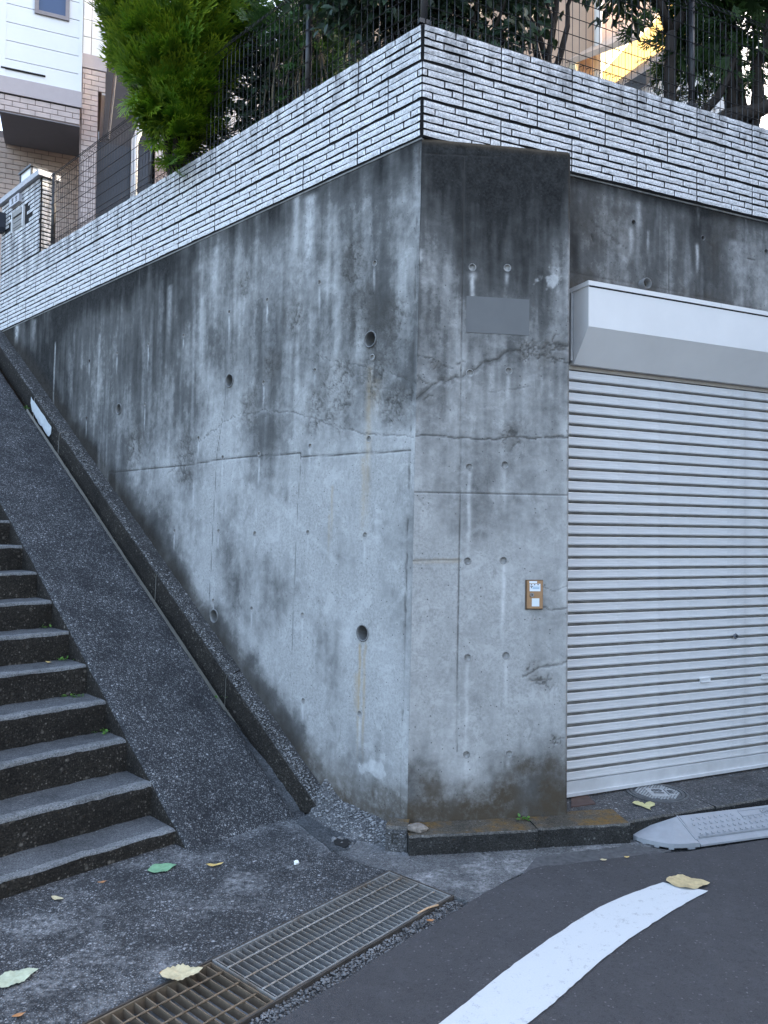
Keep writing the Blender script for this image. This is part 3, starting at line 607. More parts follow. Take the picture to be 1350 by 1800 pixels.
m = MB(); m.box(LW, 5.268, 5.552, -.132, .012, ZG + .085, ZG + .185); m.build('lamp_pane', plain('opal_glass', (.78, .80, .80), .25, var=.03), lamp)

# ------------------------------------------------------------------ roller shutter
sh = empty('roller_shutter', RW(2, 0, .1)); tag(sh, 'silver slatted roller shutter closed over the garage under its hood', 'shutter')
tsl = NT('shutter_aluminium', .42, .5); tsl.b.inputs['Metallic'].default_value = .25
gs = tsl.noise(9, 5, .7, tsl.map((.8, .8, 14)))
cc = tsl.mix(tsl.ramp(gs, [(.3, 0), (.7, 1)]), (.66, .665, .67), (.82, .825, .83))
cc = tsl.mix(tsl.math('MULTIPLY', tsl.ramp(tsl.noise(4, 6, .7), [(.52, 0), (.7, .5)]), 1.), cc, (.42, .42, .42))
cc = tsl.mix(tsl.math('MULTIPLY', tsl.objrand(), .12), cc, (.40, .40, .40)); tsl.col(cc); MSL = tsl.m
SP = .0645; S0, S1 = qs - .03, 4.2; ZS0 = .195
prof = [(-.010, 0.), (.001, .002), (.008, .006), (.0095, .013), (.0085, .020), (.0085, .036), (.0095, .046), (.0095, .050), (.008, .0520), (-.001, .0533), (-.009, .0550), (-.009, .0565), (.002, .0590), (-.006, .0620), (-.010, .0645)]
MGRV = plain('slat_groove', (.27, .26, .24), .7, var=.3)
def slat_mesh():
    m = MB(); k = len(prof); nseg = 8
    vs = [RW(S0 + (S1 - S0) * j / nseg, -.012 + a, b) - RW(S0, 0, 0) for j in range(nseg + 1) for a, b in prof]
    m.add(vs, [(j * k + i, j * k + i + 1, (j + 1) * k + i + 1, (j + 1) * k + i) for j in range(nseg) for i in range(k - 1)])
    for i in range(len(m.f)):
        if i % (k - 1) >= 8: m.mi[i] = 1
    return m.mesh('slat', [MSL, MGRV])
sm = slat_mesh(); nsl = 37
for i in range(nsl):
    o = link('slat', sm, sh); o.location = Vector(RW(S0, 0, ZS0 + i * SP + random.uniform(-.0006, .0006))); 
m = MB(); m.box(RW, S0, S1, -.05, -.024, .12, 2.62); m.build('shutter_back', plain('shutter_shadow', (.05, .05, .05), .9), sh)
m = MB(); m.box(RW, S0, S1, -.03, .004, .130, ZS0 - .002); m.box(RW, S0, S1, -.03, .014, .112, .130); m.build('bottom_bar', plain('shutter_bar', (.60, .605, .61), .4, metal=.25, sc=6), sh)
m = MB(); m.box(RW, S0, S1, -.055, -.0, 2.575, 2.60); m.build('guide_rail', plain('shutter_guide', (.40, .36, .31), .5, metal=.2), sh)
HS = .98; HN = .16; HT = 3.035; HB = 2.79
hood = MB(); 
hs = [(-.01, 2.60), (.03, 2.60), (HN, HB), (HN, HT), (-.01, HT)]
vs = [RW(s_, a, b) for s_ in (HS, 4.2) for a, b in hs]; hood.add(vs, [(0, 1, 2, 3, 4), (9, 8, 7, 6, 5)] + [(i, (i + 1) % 5, 5 + (i + 1) % 5, 5 + i) for i in range(5)])
MHOOD = plain('white_hood_paint', (.74, .735, .73), .4, var=.04, sc=3)
ho = hood.build('shutter_hood', MHOOD, sh)
m = MB(); m.box(RW, HS - .006, 1.98, -.01, HN + .006, HT - .012, HT + .014); m.build('hood_lip', MHOOD, ho)
m = MB(); m.box(RW, 1.984, 4.2, -.01, HN + .006, HT - .012, HT + .014); m.build('hood_lip', MHOOD, ho)
m = MB(); m.box(RW, HS + .004, 4.2, HN - .002, HN + .001, HT - .020, HT - .013); m.build('lip_gap', MJOINT, ho)
m = MB(); m.hexa([RW(HS - .022, -.01, 2.62), RW(HS - .006, -.01, 2.62), RW(HS - .006, .03, 2.62), RW(HS - .022, .03, 2.62), RW(HS - .022, -.01, HT - .02), RW(HS - .006, -.01, HT - .02), RW(HS - .006, .03, HT - .02), RW(HS - .022, .03, HT - .02)])
m.build('side_guide', plain('side_guide_metal', (.40, .41, .42), .4, metal=.5), sh)
a, b = on(1292, 1118, dR, nR); m = MB()
k = [RW(a + .026 * math.cos(t) , .004, b + .02 * math.sin(t)) for t in (0, math.pi / 2, math.pi, 1.5 * math.pi)]
k2 = [RW(a + .020 * math.cos(t) , .014, b + .015 * math.sin(t)) for t in (0, math.pi / 2, math.pi, 1.5 * math.pi)]
m.add(k + k2, [(0, 1, 5, 4), (1, 2, 6, 5), (2, 3, 7, 6), (3, 0, 4, 7), (4, 5, 6, 7)]); lk = m.build('lock', plain('lock_steel', (.16, .17, .19), .35, metal=.7), sh)
m = MB(); m.tube([RW(a, .012, b), RW(a, .019, b)], .007, 10); m.build('keyhole', MDK, lk)
for x, y in ((1239, 1195), (1346, 1189)):
    a, b = on(x, y, dR, nR); m = MB(); m.box(RW, a - .038, a + .038, -.004, .004, b - .013, b + .013); m.box(RW, a - .038, a + .038, -.004, .008, b + .010, b + .014); m.box(RW, a - .038, a + .038, -.004, .008, b - .014, b - .010); m.box(RW, a - .040, a - .036, -.004, .008, b - .014, b + .014); m.box(RW, a + .036, a + .040, -.004, .008, b - .014, b + .014)
    m.build('finger_pull', MSL, sh)
# drain pipe stub over the hood
a, b = on(1132, 500, dR, nR); m = MB(); k = 20
prof_ = [(.034, -.03), (.034, .03), (.028, .03), (.028, -.2)]
vs = [RW(a + r * math.cos(2 * math.pi * j / k), nn, b + r * math.sin(2 * math.pi * j / k)) for r, nn in prof_ for j in range(k)]
m.add(vs, [(i * k + j, i * k + (j + 1) % k, (i + 1) * k + (j + 1) % k, (i + 1) * k + j) for i in range(3) for j in range(k)] + [tuple(3 * k + j for j in range(k))])
tag(m.build('drain_pipe', MPVC, None, True), 'grey drain pipe stub poking from the concrete just above the shutter hood', 'pipe')

# ------------------------------------------------------------------ things on the pier
def pbox(x0, y0, x1, y1):
    a0, z1 = on(x0, y0, dP, nP); a1, z0 = on(x1, y1, dP, nP); return a0, a1, z0, z1
a0, a1, z0, z1 = pbox(820, 520, 930, 590)
m = MB(); m.box(PW, a0, a1, -.004, .0025, z0, z1)
tag(m.build('blank_plate', plain('grey_plate', (.135, .14, .143), .75, var=.10, sc=2.5)), 'plain grey rectangular plate with nothing on it high on the pier', 'plate')
a0, a1, z0, z1 = pbox(923, 1019, 953, 1071)
kb = empty('key_switch_box', PW((a0 + a1) / 2, 0, z0)); tag(kb, 'copper brown key switch box with white stickers on the pier', 'switch box')
MBRZ = plain('bronze_enamel', (.36, .215, .115), .45, var=.1, metal=.2)
m = MB(); m.box(PW, a0, a1, -.004, .010, z0, z1); m.build('box_body', plain('bronze_edge', (.10, .065, .04), .5), kb)
m = MB(); m.box(PW, a0 + .006, a1 - .004, .010, .018, z0 + .006, z1 - .004); m.build('box_cover', MBRZ, kb)
W_ = a1 - a0; H_ = z1 - z0
def bx(nm, u0, u1, v0, v1, mat, par, n0=.018, n1=.0192):
    m = MB(); m.box(PW, a0 + W_ * u0, a0 + W_ * u1, n0, n1, z1 - H_ * v1, z1 - H_ * v0); return m.build(nm, mat, par)
MSTK = plain('white_sticker', (.72, .76, .80), .5, var=.04); MINK = plain('sticker_ink', (.05, .05, .06), .6); MBLUE = plain('sticker_blue', (.38, .50, .60), .5)
bx('sticker', .18, .62, .04, .11, MSTK, kb)
s1_ = bx('sticker', .20, .82, .13, .38, MSTK, kb)
for u in (.26, .44, .64): bx('sticker_print', u, u + .08, .145, .175, MINK, s1_, .0192, .0196)
bx('sticker_print', .24, .40, .20, .225, MINK, s1_, .0192, .0196); bx('sticker_print', .42, .78, .205, .22, MBLUE, s1_, .0192, .0196); bx('sticker_print', .36, .76, .24, .31, MBLUE, s1_, .0192, .0196); bx('sticker_print', .28, .33, .235, .28, MINK, s1_, .0192, .0196)
bx('sticker', .33, .76, .62, .89, plain('pale_sticker', (.66, .72, .74), .5, var=.05), kb)
m = MB(); ca, cz_ = a0 + W_ * .32, z1 - H_ * .50; m.tube([PW(ca, .018, cz_), PW(ca, .026, cz_)], .0115, 14); lk = m.build('key_lock', plain('lock_chrome', (.30, .30, .32), .3, metal=.8), kb)
m = MB(); m.tube([PW(ca, .0262, cz_), PW(ca, .0275, cz_)], .004, 8); m.build('keyhole', MDK, lk)

# ------------------------------------------------------------------ ground, landing, road
g1 = gz(685, 1533)[:2]; g3 = gz(372, 1690)[:2]
gd = (g1 - g3) / np.linalg.norm(g1 - g3); gw = np.array([gd[1], -gd[0]]); GL = float(np.linalg.norm(g1 - g3)); GW = .366
def GR(a, b, z=0.): q = g1 + gd * a + gw * b; return np.array([q[0], q[1], z])       # a along (0 at far end, negative towards viewer), b across
m = MB(); far = 400; A0 = -4.5
def gq(p): m.add(p, [(0, 1, 2, 3)])
z_ = -.012
gq([GR(.006, -far, z_), GR(.006, far, z_), GR(far, far, z_), GR(far, -far, z_)]); gq([GR(-far, -far, z_), GR(-far, far, z_), GR(A0, far, z_), GR(A0, -far, z_)])
gq([GR(A0, -far, z_), GR(A0, -.006, z_), GR(.006, -.006, z_), GR(.006, -far, z_)]); gq([GR(A0, GW + .006, z_), GR(A0, far, z_), GR(.006, far, z_), GR(.006, GW + .006, z_)])
tag(m.build('ground', MDIRT), kind='structure')
m = MB()
for (p, q) in (((A0, -.006), (.006, -.006)), ((.006, -.006), (.006, GW + .006)), ((.006, GW + .006), (A0, GW + .006)), ((A0, GW + .006), (A0, -.006))):
    m.add([GR(*p, -.012), GR(*q, -.012), GR(*q, -.40), GR(*p, -.40)], [(0, 1, 2, 3)])
m.add([GR(A0, -.006, -.13), GR(.006, -.006, -.10), GR(.006, GW + .006, -.10), GR(A0, GW + .006, -.13)], [(0, 1, 2, 3)])
tag(m.build('drain_channel', plain('channel_silt', (.17, .19, .21), .8, var=.45, sc=6, bump=.3)), kind='structure')

def sheet(name, outline, z, mat, thick=0., rag=0., seed=1, kind='structure', sub=.12):
    """filled outline with ragged edge"""
    P = []
    for i, p in enumerate(outline):
        q = outline[(i + 1) % len(outline)]; L = math.dist(p[:2], q[:2]); n = max(1, min(60, int(L / sub))) if L < 8 else 1
        for j in range(n):
            t = j / n; x = p[0] + (q[0] - p[0]) * t; y = p[1] + (q[1] - p[1]) * t
            if rag and L < 8:
                a = fbm(np.array([x * 9.]), np.array([y * 9.]), 4, seed)[0] - .5; b = fbm(np.array([x * 9. + 50]), np.array([y * 9.]), 4, seed)[0] - .5
                x += a * rag; y += b * rag
            P.append((x, y))
    import bmesh
    bm = bmesh.new(); vs = [bm.verts.new((x, y, z)) for x, y in P]; f = bm.faces.new(vs)
    if f.normal.z < 0: f.normal_flip()
    bmesh.ops.triangulate(bm, faces=[f])
    if thick:
        n = len(P); lo = [bm.verts.new((x, y, z - thick)) for x, y in P]
        for i in range(n): bm.faces.new((vs[i], vs[(i + 1) % n], lo[(i + 1) % n], lo[i]))
    bmesh.ops.recalc_face_normals(bm, faces=bm.faces)
    me = bpy.data.meshes.new(name); bm.to_mesh(me); bm.free(); me.materials.append(mat)
    o = link(name, me); tag(o, kind=kind); return o
def px(*pts): return [tuple(gz(x, y)[:2]) for x, y in pts]
e1 = GR(0, -.008)[:2]; e2 = GR(-12, -.008)[:2]
sheet('concrete_landing', [tuple(e2), tuple(e1), *px((700, 1520), (660, 1508), (612, 1502), (585, 1478), (552, 1455)), tuple(LW(1.0, .0, 0)[:2]), tuple(LW(2.6, .0, 0)[:2]), tuple(LW(2.6, 9., 0)[:2]), tuple(GR(-12, -9)[:2])], .0, MLAND, .02, .012)
gpts = px((612, 1502), (660, 1508), (700, 1520)) + [tuple(e1), tuple(GR(.010, -.01)[:2]), tuple(GR(.010, GW + .05)[:2]), *px((835, 1590), (850, 1572), (900, 1545), (940, 1528), (945, 1508), (1000, 1505), (1060, 1500), (1130, 1492))] + [tuple(PW(1.45, .14, 0)[:2]), tuple(PW(.9, .13, 0)[:2]), tuple(PW(-.10, .13, 0)[:2]), tuple(LW(.12, .03, 0)[:2]), tuple(LW(.4, .03, 0)[:2]), *px((640, 1470))]
gpts = px((592, 1500), (640, 1520), (676, 1530)) + gpts[4:]
sheet('gutter_concrete', gpts, .003, MGUT, .02, .015, 3)
asp = px((905, 1546), (940, 1528), (1060, 1514), (1130, 1506), (1230, 1497), (1350, 1478)) + [tuple(RW(6, 1.0, 0)[:2]), tuple(RW(60, 1.0, 0)[:2]), (80, -60), (-60, -60), tuple(GR(-30, GW + .13)[:2]), *px((490, 1800), (640, 1702), (720, 1655), (790, 1612), (850, 1572))]
sheet('asphalt_road', asp, .009, MASPH, .022, .035, 5, sub=.05)
# rough tarmac margin between old asphalt and kerb
sheet('road_margin', px((945, 1508), (1000, 1500), (1060, 1492), (1110, 1486), (1180, 1497), (1130, 1510), (1060, 1519), (950, 1530), (915, 1545)), .006, plain('old_tarmac', (.075, .077, .080), .9, var=.4, sc=30, bump=.6), .02, .03, 8, sub=.05)
# painted curve
tp = NT('road_paint', .7, .35); n1 = tp.noise(26, 6, .75); n2 = tp.noise(150, 4, .7)
tp.col(tp.mix(tp.ramp(tp.math('ADD', n1, tp.math('MULTIPLY', n2, .35)), [(.50, .8), (.60, 0)]), tp.mix(n2, (.44, .46, .47), (.54, .56, .57)), (.30, .31, .32)))
tp.bump(n2, .4, .003)
inner = [(780, 1800), (840, 1752), (905, 1700), (975, 1650), (1045, 1605), (1105, 1577), (1165, 1556)]
outer = [(935, 1800), (975, 1768), (1020, 1727), (1075, 1680), (1130, 1640), (1190, 1602), (1245, 1571)]
gi = [gz(*q)[:2] for q in inner]; go = [gz(*q)[:2] for q in outer]
di, do = gi[0] - gi[1], go[0] - go[1]; w0 = (gi[0] - go[0]) ; 
ext = [(gi[0] + di / np.linalg.norm(di) * t + np.array([-.02, -.10]) * t * t, go[0] + do / np.linalg.norm(do) * t + np.array([-.02, -.10]) * t * t) for t in (2.2, 1.5, .9, .4)]
gi = [e[0] for e in ext] + gi; go = [e[1] for e in ext] + go
def dens(P, n=7):
    out = []; P = np.array(P)
    for i in range(len(P) - 1):
        p0, p1, p2, p3 = P[max(i - 1, 0)], P[i], P[i + 1], P[min(i + 2, len(P) - 1)]
        for t in np.arange(n) / n: out.append(.5 * ((2 * p1) + (-p0 + p2) * t + (2 * p0 - 5 * p1 + 4 * p2 - p3) * t * t + (-p0 + 3 * p1 - 3 * p2 + p3) * t ** 3))
    return out + [P[-1]]
gi, go = dens(gi), dens(go); m = MB()
ed = lambda p: p + (np.array([fbm(np.array([p[0] * 40.]), np.array([p[1] * 40.]), 3, 4)[0], fbm(np.array([p[0] * 40. + 9]), np.array([p[1] * 40.]), 3, 4)[0]]) - .5) * .008
vs = [np.array([*ed(q), .0135]) for pr in zip(gi, go) for q in pr]
m.add(vs, [(2 * i, 2 * i + 1, 2 * i + 3, 2 * i + 2) for i in range(len(gi) - 1)])
tag(m.build('road_marking', tp.m), kind='structure')

# grit and stones along the road edge
def stones(name, fn, n, r0, r1, mat, seed, parent=None):
    rr = random.Random(seed); V = []; Fc = []
    base_ = [(0, 0, 1), (.9, 0, .2), (.28, .86, .2), (-.73, .53, .2), (-.73, -.53, .2), (.28, -.86, .2), (0, 0, -.6)]
    fc = [(0, 1, 2), (0, 2, 3), (0, 3, 4), (0, 4, 5), (0, 5, 1), (6, 2, 1), (6, 3, 2), (6, 4, 3), (6, 5, 4), (6, 1, 5)]
    for i in range(n):
        x, y, z = fn(rr); r = r0 + (r1 - r0) * rr.random() ** 3; b = len(V); a = rr.random() * 6.3
        sx, sy, sz = rr.uniform(.7, 1.3), rr.uniform(.6, 1.1), rr.uniform(.4, .8)
        for (u, v, w_) in base_:
            u, v, w_ = u * sx * rr.uniform(.8, 1.2), v * sy * rr.uniform(.8, 1.2), w_ * sz
            V.append((x + r * (u * math.cos(a) - v * math.sin(a)), y + r * (u * math.sin(a) + v * math.cos(a)), z + r * w_))
        Fc += [(b + p, b + q, b + s) for p, q, s in fc]
    o = npmesh(name, V, Fc, mat, parent, False); return o
def edge_fn(rr):
    a = rr.uniform(-2.2, .05); b = GW + .012 + abs(rr.gauss(0, .055)); q = GR(a, b); return q[0], q[1], -.004
tag(stones('road_edge_gravel', edge_fn, 4200, .0018, .0095, MSTONE, 3), 'loose grey grit along the asphalt side of the drain grating', 'gravel', kind='stuff')
def marg_fn(rr):
    t = rr.random(); p = PW(-.05 + 1.35 * t, .175 + abs(rr.gauss(0, .03)), 0); return p[0], p[1], .006
tag(stones('kerb_foot_gravel', marg_fn, 420, .002, .008, MSTONE, 5), 'fine grit and crumbs lying along the foot of the mossy kerb', 'gravel', kind='stuff')
def land_fn(rr):
    q = GR(rr.uniform(-1.6, .1), -abs(rr.gauss(.02, .5)) - .02); return q[0], q[1], .001
tag(stones('landing_grit', land_fn, 900, .0015, .005, MSTONE, 6), 'tiny pale stone crumbs scattered over the dark landing before the stairs', 'gravel', kind='stuff')

# ------------------------------------------------------------------ drain gratings
tg = NT('galvanised_grating', .5, .5); tg.b.inputs['Metallic'].default_value = .45
n1 = tg.noise(3.5, 5, .7); n2 = tg.noise(60, 4, .7)
cg = tg.mix(tg.ramp(n2, [(.3, 0), (.7, 1)]), (.20, .20, .195), (.36, .365, .36)); rs = tg.objrand()
cg = tg.mix(tg.ramp(tg.math('ADD', n1, tg.math('MULTIPLY', n2, .3)), [(.62, 0), (.8, .75)]), cg, (.13, .085, .045)); tg.col(cg); MGRT = tg.m
MGRT2 = plain('rusty_grating', (.15, .115, .08), .65, metal=.35, var=.5, sc=9)
def grating(a1, a0, nbar, mat, label, dz=0., rot=0.):
    root = empty('drain_grating', GR((a0 + a1) / 2, GW / 2, 0)); tag(root, label, 'drain grating', 'drain gratings over the channel')
    ln = a1 - a0
    bar = MB(); fr = lambda s, n, z: (lambda q: q - GR(0, 0, 0))(GR(s, n, z))
    bar.box(fr, -.0022, .0022, .010, GW - .010, -.032, -.001); bme = bar.mesh('bar', mat)
    for i in range(nbar):
        o = link('bar', bme, root); o.location = Vector(GR(a0 + ln * (i + .6) / (nbar + .2) + random.uniform(-.001, .001), 0, dz + .004))
    for b in (.065, .15, .235, .315) if False else (.085, .183, .281):
        m = MB(); n = int(ln / .012); pts = [GR(a0 + .008 + (ln - .016) * j / n, b, .004 + dz) for j in range(n + 1)]
        m.tube(pts, [.0042 + .0009 * math.sin(j * 1.7) for j in range(n + 1)], 6); m.build('twist_rod', mat, root, True)
    for b0, b1 in ((.004, .012), (GW - .012, GW - .004)):
        m = MB(); m.box(lambda s, n, z: GR(s, n, z), a0, a1, b0, b1, -.035 + dz, .007 + dz); m.build('side_bar', mat, root)
    for s0 in (a0, a1 - .006):
        m = MB(); m.box(lambda s, n, z: GR(s, n, z), s0, s0 + .006, .012, GW - .012, -.035 + dz, .006 + dz); m.build('end_bar', mat, root)
    return root
grating(-.006, -GL, 34, MGRT, 'blue-grey drain grating between the landing and the asphalt, clean of leaves')
grating(-GL - .006, -2 * GL, 24, MGRT2, 'rust-brown drain grating with a beige leaf lying across its bars', -.004)
grating(-2 * GL - .006, -3 * GL, 24, MGRT2, 'rust-brown drain grating further along the channel, no leaf on it', -.004)
m = MB(); m.box(GR, A0, .006, -.007, .001, -.03, .006); m.box(GR, A0, .006, GW - .001, GW + .007, -.03, .006); m.box(GR, .0005, .0065, -.006, GW + .006, -.03, .0055)
tag(m.build('grating_frame', plain('rusty_angle', (.06, .052, .045), .7, metal=.2, var=.4)), 'dark rusted angle frame around the channel gratings', 'frame')

# ------------------------------------------------------------------ kerbs, marker, apron
ZK = .10
def rough_box(fr, s0, s1, n0, n1, z0, z1, seg=.03, rnd=.010, amp=.004, seed=0):
    """kerb-like prism with worn rounded arris; n1 is the outer side"""
    prof = [(n1, z0), (n1, z0 + (z1 - z0) * .5), (n1 - .001, z1 - rnd), (n1 - rnd * .35, z1 - rnd * .3), (n1 - rnd, z1), (n1 - (n1 - n0) * .5, z1), (n0, z1 + .001), (n0, z0)]
    ns = max(2, int((s1 - s0) / seg)); k = len(prof); V = []
    for j in range(ns + 1):
        s = s0 + (s1 - s0) * j / ns
        for i, (a, b) in enumerate(prof):
            q = fr(s, a, b); w_ = amp if 0 < i < k - 1 else 0
            e = [fbm(np.array([q[0] * 30 + t * 7]), np.array([q[1] * 30 + q[2] * 25]), 3, seed)[0] - .5 for t in range(2)]
            V.append(fr(s + 0, a + e[0] * w_ * 2, b + e[1] * w_ * 2))
    m = MB(); m.add(V, [(j * k + i, j * k + (i + 1) % k, (j + 1) * k + (i + 1) % k, (j + 1) * k + i) for j in range(ns) for i in range(k)] + [tuple(range(k)), tuple(ns * k + i for i in range(k))])
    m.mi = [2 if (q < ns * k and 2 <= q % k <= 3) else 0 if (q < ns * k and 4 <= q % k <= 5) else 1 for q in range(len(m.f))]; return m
kerb = empty('kerb', PW(.4, .1, 0)); tag(kerb, 'low mossy concrete kerb running along the foot of the pier', 'kerb')
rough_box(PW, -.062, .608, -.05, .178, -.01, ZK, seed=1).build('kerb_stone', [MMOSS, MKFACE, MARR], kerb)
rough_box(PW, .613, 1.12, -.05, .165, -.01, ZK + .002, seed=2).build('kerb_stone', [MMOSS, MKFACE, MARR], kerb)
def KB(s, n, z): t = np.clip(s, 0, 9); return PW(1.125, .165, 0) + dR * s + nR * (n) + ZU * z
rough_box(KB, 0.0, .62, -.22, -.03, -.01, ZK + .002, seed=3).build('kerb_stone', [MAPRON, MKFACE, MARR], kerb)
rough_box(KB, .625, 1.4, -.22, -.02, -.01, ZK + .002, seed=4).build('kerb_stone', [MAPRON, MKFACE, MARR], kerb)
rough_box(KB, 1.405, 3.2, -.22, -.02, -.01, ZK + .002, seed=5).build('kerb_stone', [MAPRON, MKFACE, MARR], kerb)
# garage apron
m = MB(); pts = [PW(.80, -.02, .098), PW(.84, -.02, .098), PW(1.15, -.0, .098), KB(.1, -.2, .098), KB(3.2, -.2, .098), RW(4.4, -.4, .104), RW(qs, -.4, .104), RW(qs, -.0, .1)]
sheet('garage_apron', [tuple(p[:2]) for p in (PW(.78, .0, 0), PW(1.0, .03, 0), PW(1.15, .02, 0), KB(.1, -.15, 0), KB(3.2, -.15, 0), RW(4.4, -.4, 0), RW(qs - .05, -.4, 0))], .0985, MAPRON, .1, 0)
# boundary marker stone
mk = empty('boundary_marker', gz(695, 1497)); tag(mk, 'small square boundary marker stone beside the end of the mossy kerb', 'marker stone')
c0 = gz(677, 1497)[:2]; c1 = gz(715, 1500)[:2]; ux = (c1 - c0) / np.linalg.norm(c1 - c0); uy = np.array([-ux[1], ux[0]])
def MK(s, n, z): q = c0 + ux * s + uy * n; return np.array([q[0], q[1], z])
wd = float(np.linalg.norm(c1 - c0))
rough_box(lambda s, n, z: MK(s, -n, z), 0, wd, -.11, 0, -.01, .128, .02, .014, .003, 9).build('stone', [MMOSS, MAPRON, MARR], mk)
MENG = plain('engraving', (.03, .03, .028), .9)
m = MB()
for (a, b, c_, d_) in [(.28, .36, .045, .095), (.36, .62, .088, .095), (.36, .60, .068, .074), (.36, .62, .045, .051)]: m.box(MK, wd * a, wd * b, -.0035, .0, c_, d_)
m.build('engraved_mark', MENG, mk)
# broken stone lying on the kerb
rk = MB(); cx, cy = gz(733, 1457, .11)[:2]; rr = random.Random(4)
import bmesh
bm = bmesh.new(); bmesh.ops.create_icosphere(bm, subdivisions=3, radius=1)
for v in bm.verts:
    p = np.array(v.co); k = .75 + .5 * fbm(np.array([p[0] * 2 + 3]), np.array([p[1] * 2 + p[2] * 3]), 4, 8)[0]; v.co = Vector((p[0] * .055 * k, p[1] * .035 * k, max(-.4, p[2]) * .026 * k))
me = bpy.data.meshes.new('broken_stone'); bm.to_mesh(me); bm.free(); me.materials.append(plain('broken_stone', (.20, .175, .15), .9, var=.5, sc=30, bump=.6))
o = link('broken_stone', me); o.location = (cx, cy, .112); o.rotation_euler = (0, .12, .2); tag(o, 'flat broken brown stone lying on the end of the mossy kerb', 'stone')

# ------------------------------------------------------------------ stairs, ramp, wall-side kerb and gutter
RUN = .2605; RISE = .177; NZ1 = (.845, .055)     # first nosing (s, z)
RN0, RN1 = .225, .90
def rampz(s): return base(s) - .1275
stairs = empty('stairway', LW(1, 1.5, 0)); tag(stairs, 'worn dark concrete stairway climbing beside the sloped ramp', 'stairs')
SN1 = 3.3
for k in range(17):
    s_, zt = NZ1[0] + RUN * k, NZ1[1] + RISE * k + .02
    zl = 0 - .02 if k == 0 else zt - RISE - .01
    rr = random.Random(k); ns = 44; prof = [(0.0, 0), (0.002, .35), (0., .72), (.003, .90), (.008, .975), (.022, 1.0), (.06, 1.0), (.13, 1.002), (RUN + .03, 1.004)]
    V = []; kk = len(prof); n0 = RN1 - .004
    for j in range(ns + 1):
        n = n0 + (SN1 - n0) * (j / ns) ** 1.25
        for i, (ds, f) in enumerate(prof):
            z = zl + (zt - zl) * f if f <= 1 else zt + (f - 1)
            e = fbm(np.array([n * 9. + i * .6]), np.array([k * 7.3 + i * .4]), 4, 400)[0] - .5; e2 = fbm(np.array([n * 26.]), np.array([k * 5.3 + i * .9]), 3, 401)[0] - .5
            wr = .034 if 2 <= i <= 6 else .014
            ws = .030 * (fbm(np.array([n * 2.2]), np.array([k * 3.1]), 2, 402)[0] - .5) if i <= 6 else 0
            V.append(LW(s_ + ds + e * wr + ws, n, z + (e2 * .014 if i >= 3 else 0)))
    m = MB()
    for j in range(ns):
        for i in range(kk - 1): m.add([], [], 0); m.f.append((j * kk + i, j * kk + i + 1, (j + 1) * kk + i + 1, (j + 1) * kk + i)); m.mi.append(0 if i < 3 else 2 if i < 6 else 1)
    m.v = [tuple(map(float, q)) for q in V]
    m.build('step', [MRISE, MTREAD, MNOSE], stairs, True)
# ramp as one rough slab with its cheek towards the steps
def slab(name, fr_pts, mat, parent, nsx, amp, seed, smooth=True):
    V = []; k = len(fr_pts(0)); 
    for j in range(nsx + 1):
        for p in fr_pts(j / nsx):
            e = fbm(np.array([p[0] * 14.]), np.array([p[1] * 14 + p[2] * 9]), 4, seed)[0] - .5; V.append(p + ZU * e * amp)
    m = MB(); m.add(V, [(j * k + i, j * k + i + 1, (j + 1) * k + i + 1, (j + 1) * k + i) for j in range(nsx) for i in range(k - 1)]); return m.build(name, mat, parent, smooth)
SE = 6.3; s_r0 = .60
def ramp_pts(t):
    s = s_r0 + (SE - s_r0) * t; z = rampz(s); jn = .022 * (fbm(np.array([s * 11.]), np.array([3.]), 4, 505)[0] - .5); dn = np.linspace(RN1 - .014 + jn, RN0, 18)
    return [LW(s, RN1, z - .30), LW(s, RN1, z - .12), LW(s, RN1 - .001 + jn * .5, z - .014)] + [LW(s, n, z + .003 * math.sin(n * 9)) for n in dn] + [LW(s, RN0 - .012, z - .012), LW(s, RN0 - .018, z - .07), LW(s, RN0 - .018, z - .22)]
ro = slab('ramp', ramp_pts, MRAMP, stairs, 150, .012, 500); ro.data.materials.append(MRISE); ro.data.materials.append(MNOSE); kq = len(ramp_pts(0)) - 1; ro.data.polygons.foreach_set('material_index', [1 if q % kq < 2 else 0 for q in range(len(ro.data.polygons))])
def gut_pts(t):
    s = .52 + (SE - .52) * t; z = rampz(s)
    dp = .035 + .14 * float(sstep(.9, 1.9, np.array(s))); return [LW(s, RN0 + .01, z - dp), LW(s, RN0 - .03, z - dp - .01 * math.sin(s * 7)), LW(s, .17, z - dp), LW(s, .135, z - dp + .012)]
slab('gutter', gut_pts, MCEM, stairs, 220, .04, 510, False)
wk = empty('wall_kerb', LW(2, .1, 0)); tag(wk, 'pebbly sloping kerb edging the foot of the stained wall beside the ramp gutter', 'kerb')
segs = [(.62, 1.52), (1.521, 2.42), (2.421, 3.32), (3.321, 4.16), (4.161, 4.72), (4.721, 5.5), (5.501, 6.3)]
for i, (a, b) in enumerate(segs):
    o_ = .004 * ((i * 37) % 3 - 1)
    def kp(t, a=a, b=b, o_=o_):
        s = a + (b - a) * t; z = base(s) + .006 + o_; nb = float(batL(max(0, z))) - .02; n1 = .142 + o_
        return [LW(s, nb, z + .02), LW(s, nb + .03, z + .012), LW(s, .08, z + .004), LW(s, n1 - .022, z), LW(s, n1 - .005, z - .008), LW(s, n1, z - .028), LW(s, n1 + .002, z - .10), LW(s, n1 + .006, z - .20)]
    ko = slab('kerb_stone', kp, MKERB, wk, 30, .010, 520 + i); ko.data.materials.append(MRISE); ko.data.polygons.foreach_set('material_index', [1 if q % 7 >= 4 else 0 for q in range(len(ko.data.polygons))])
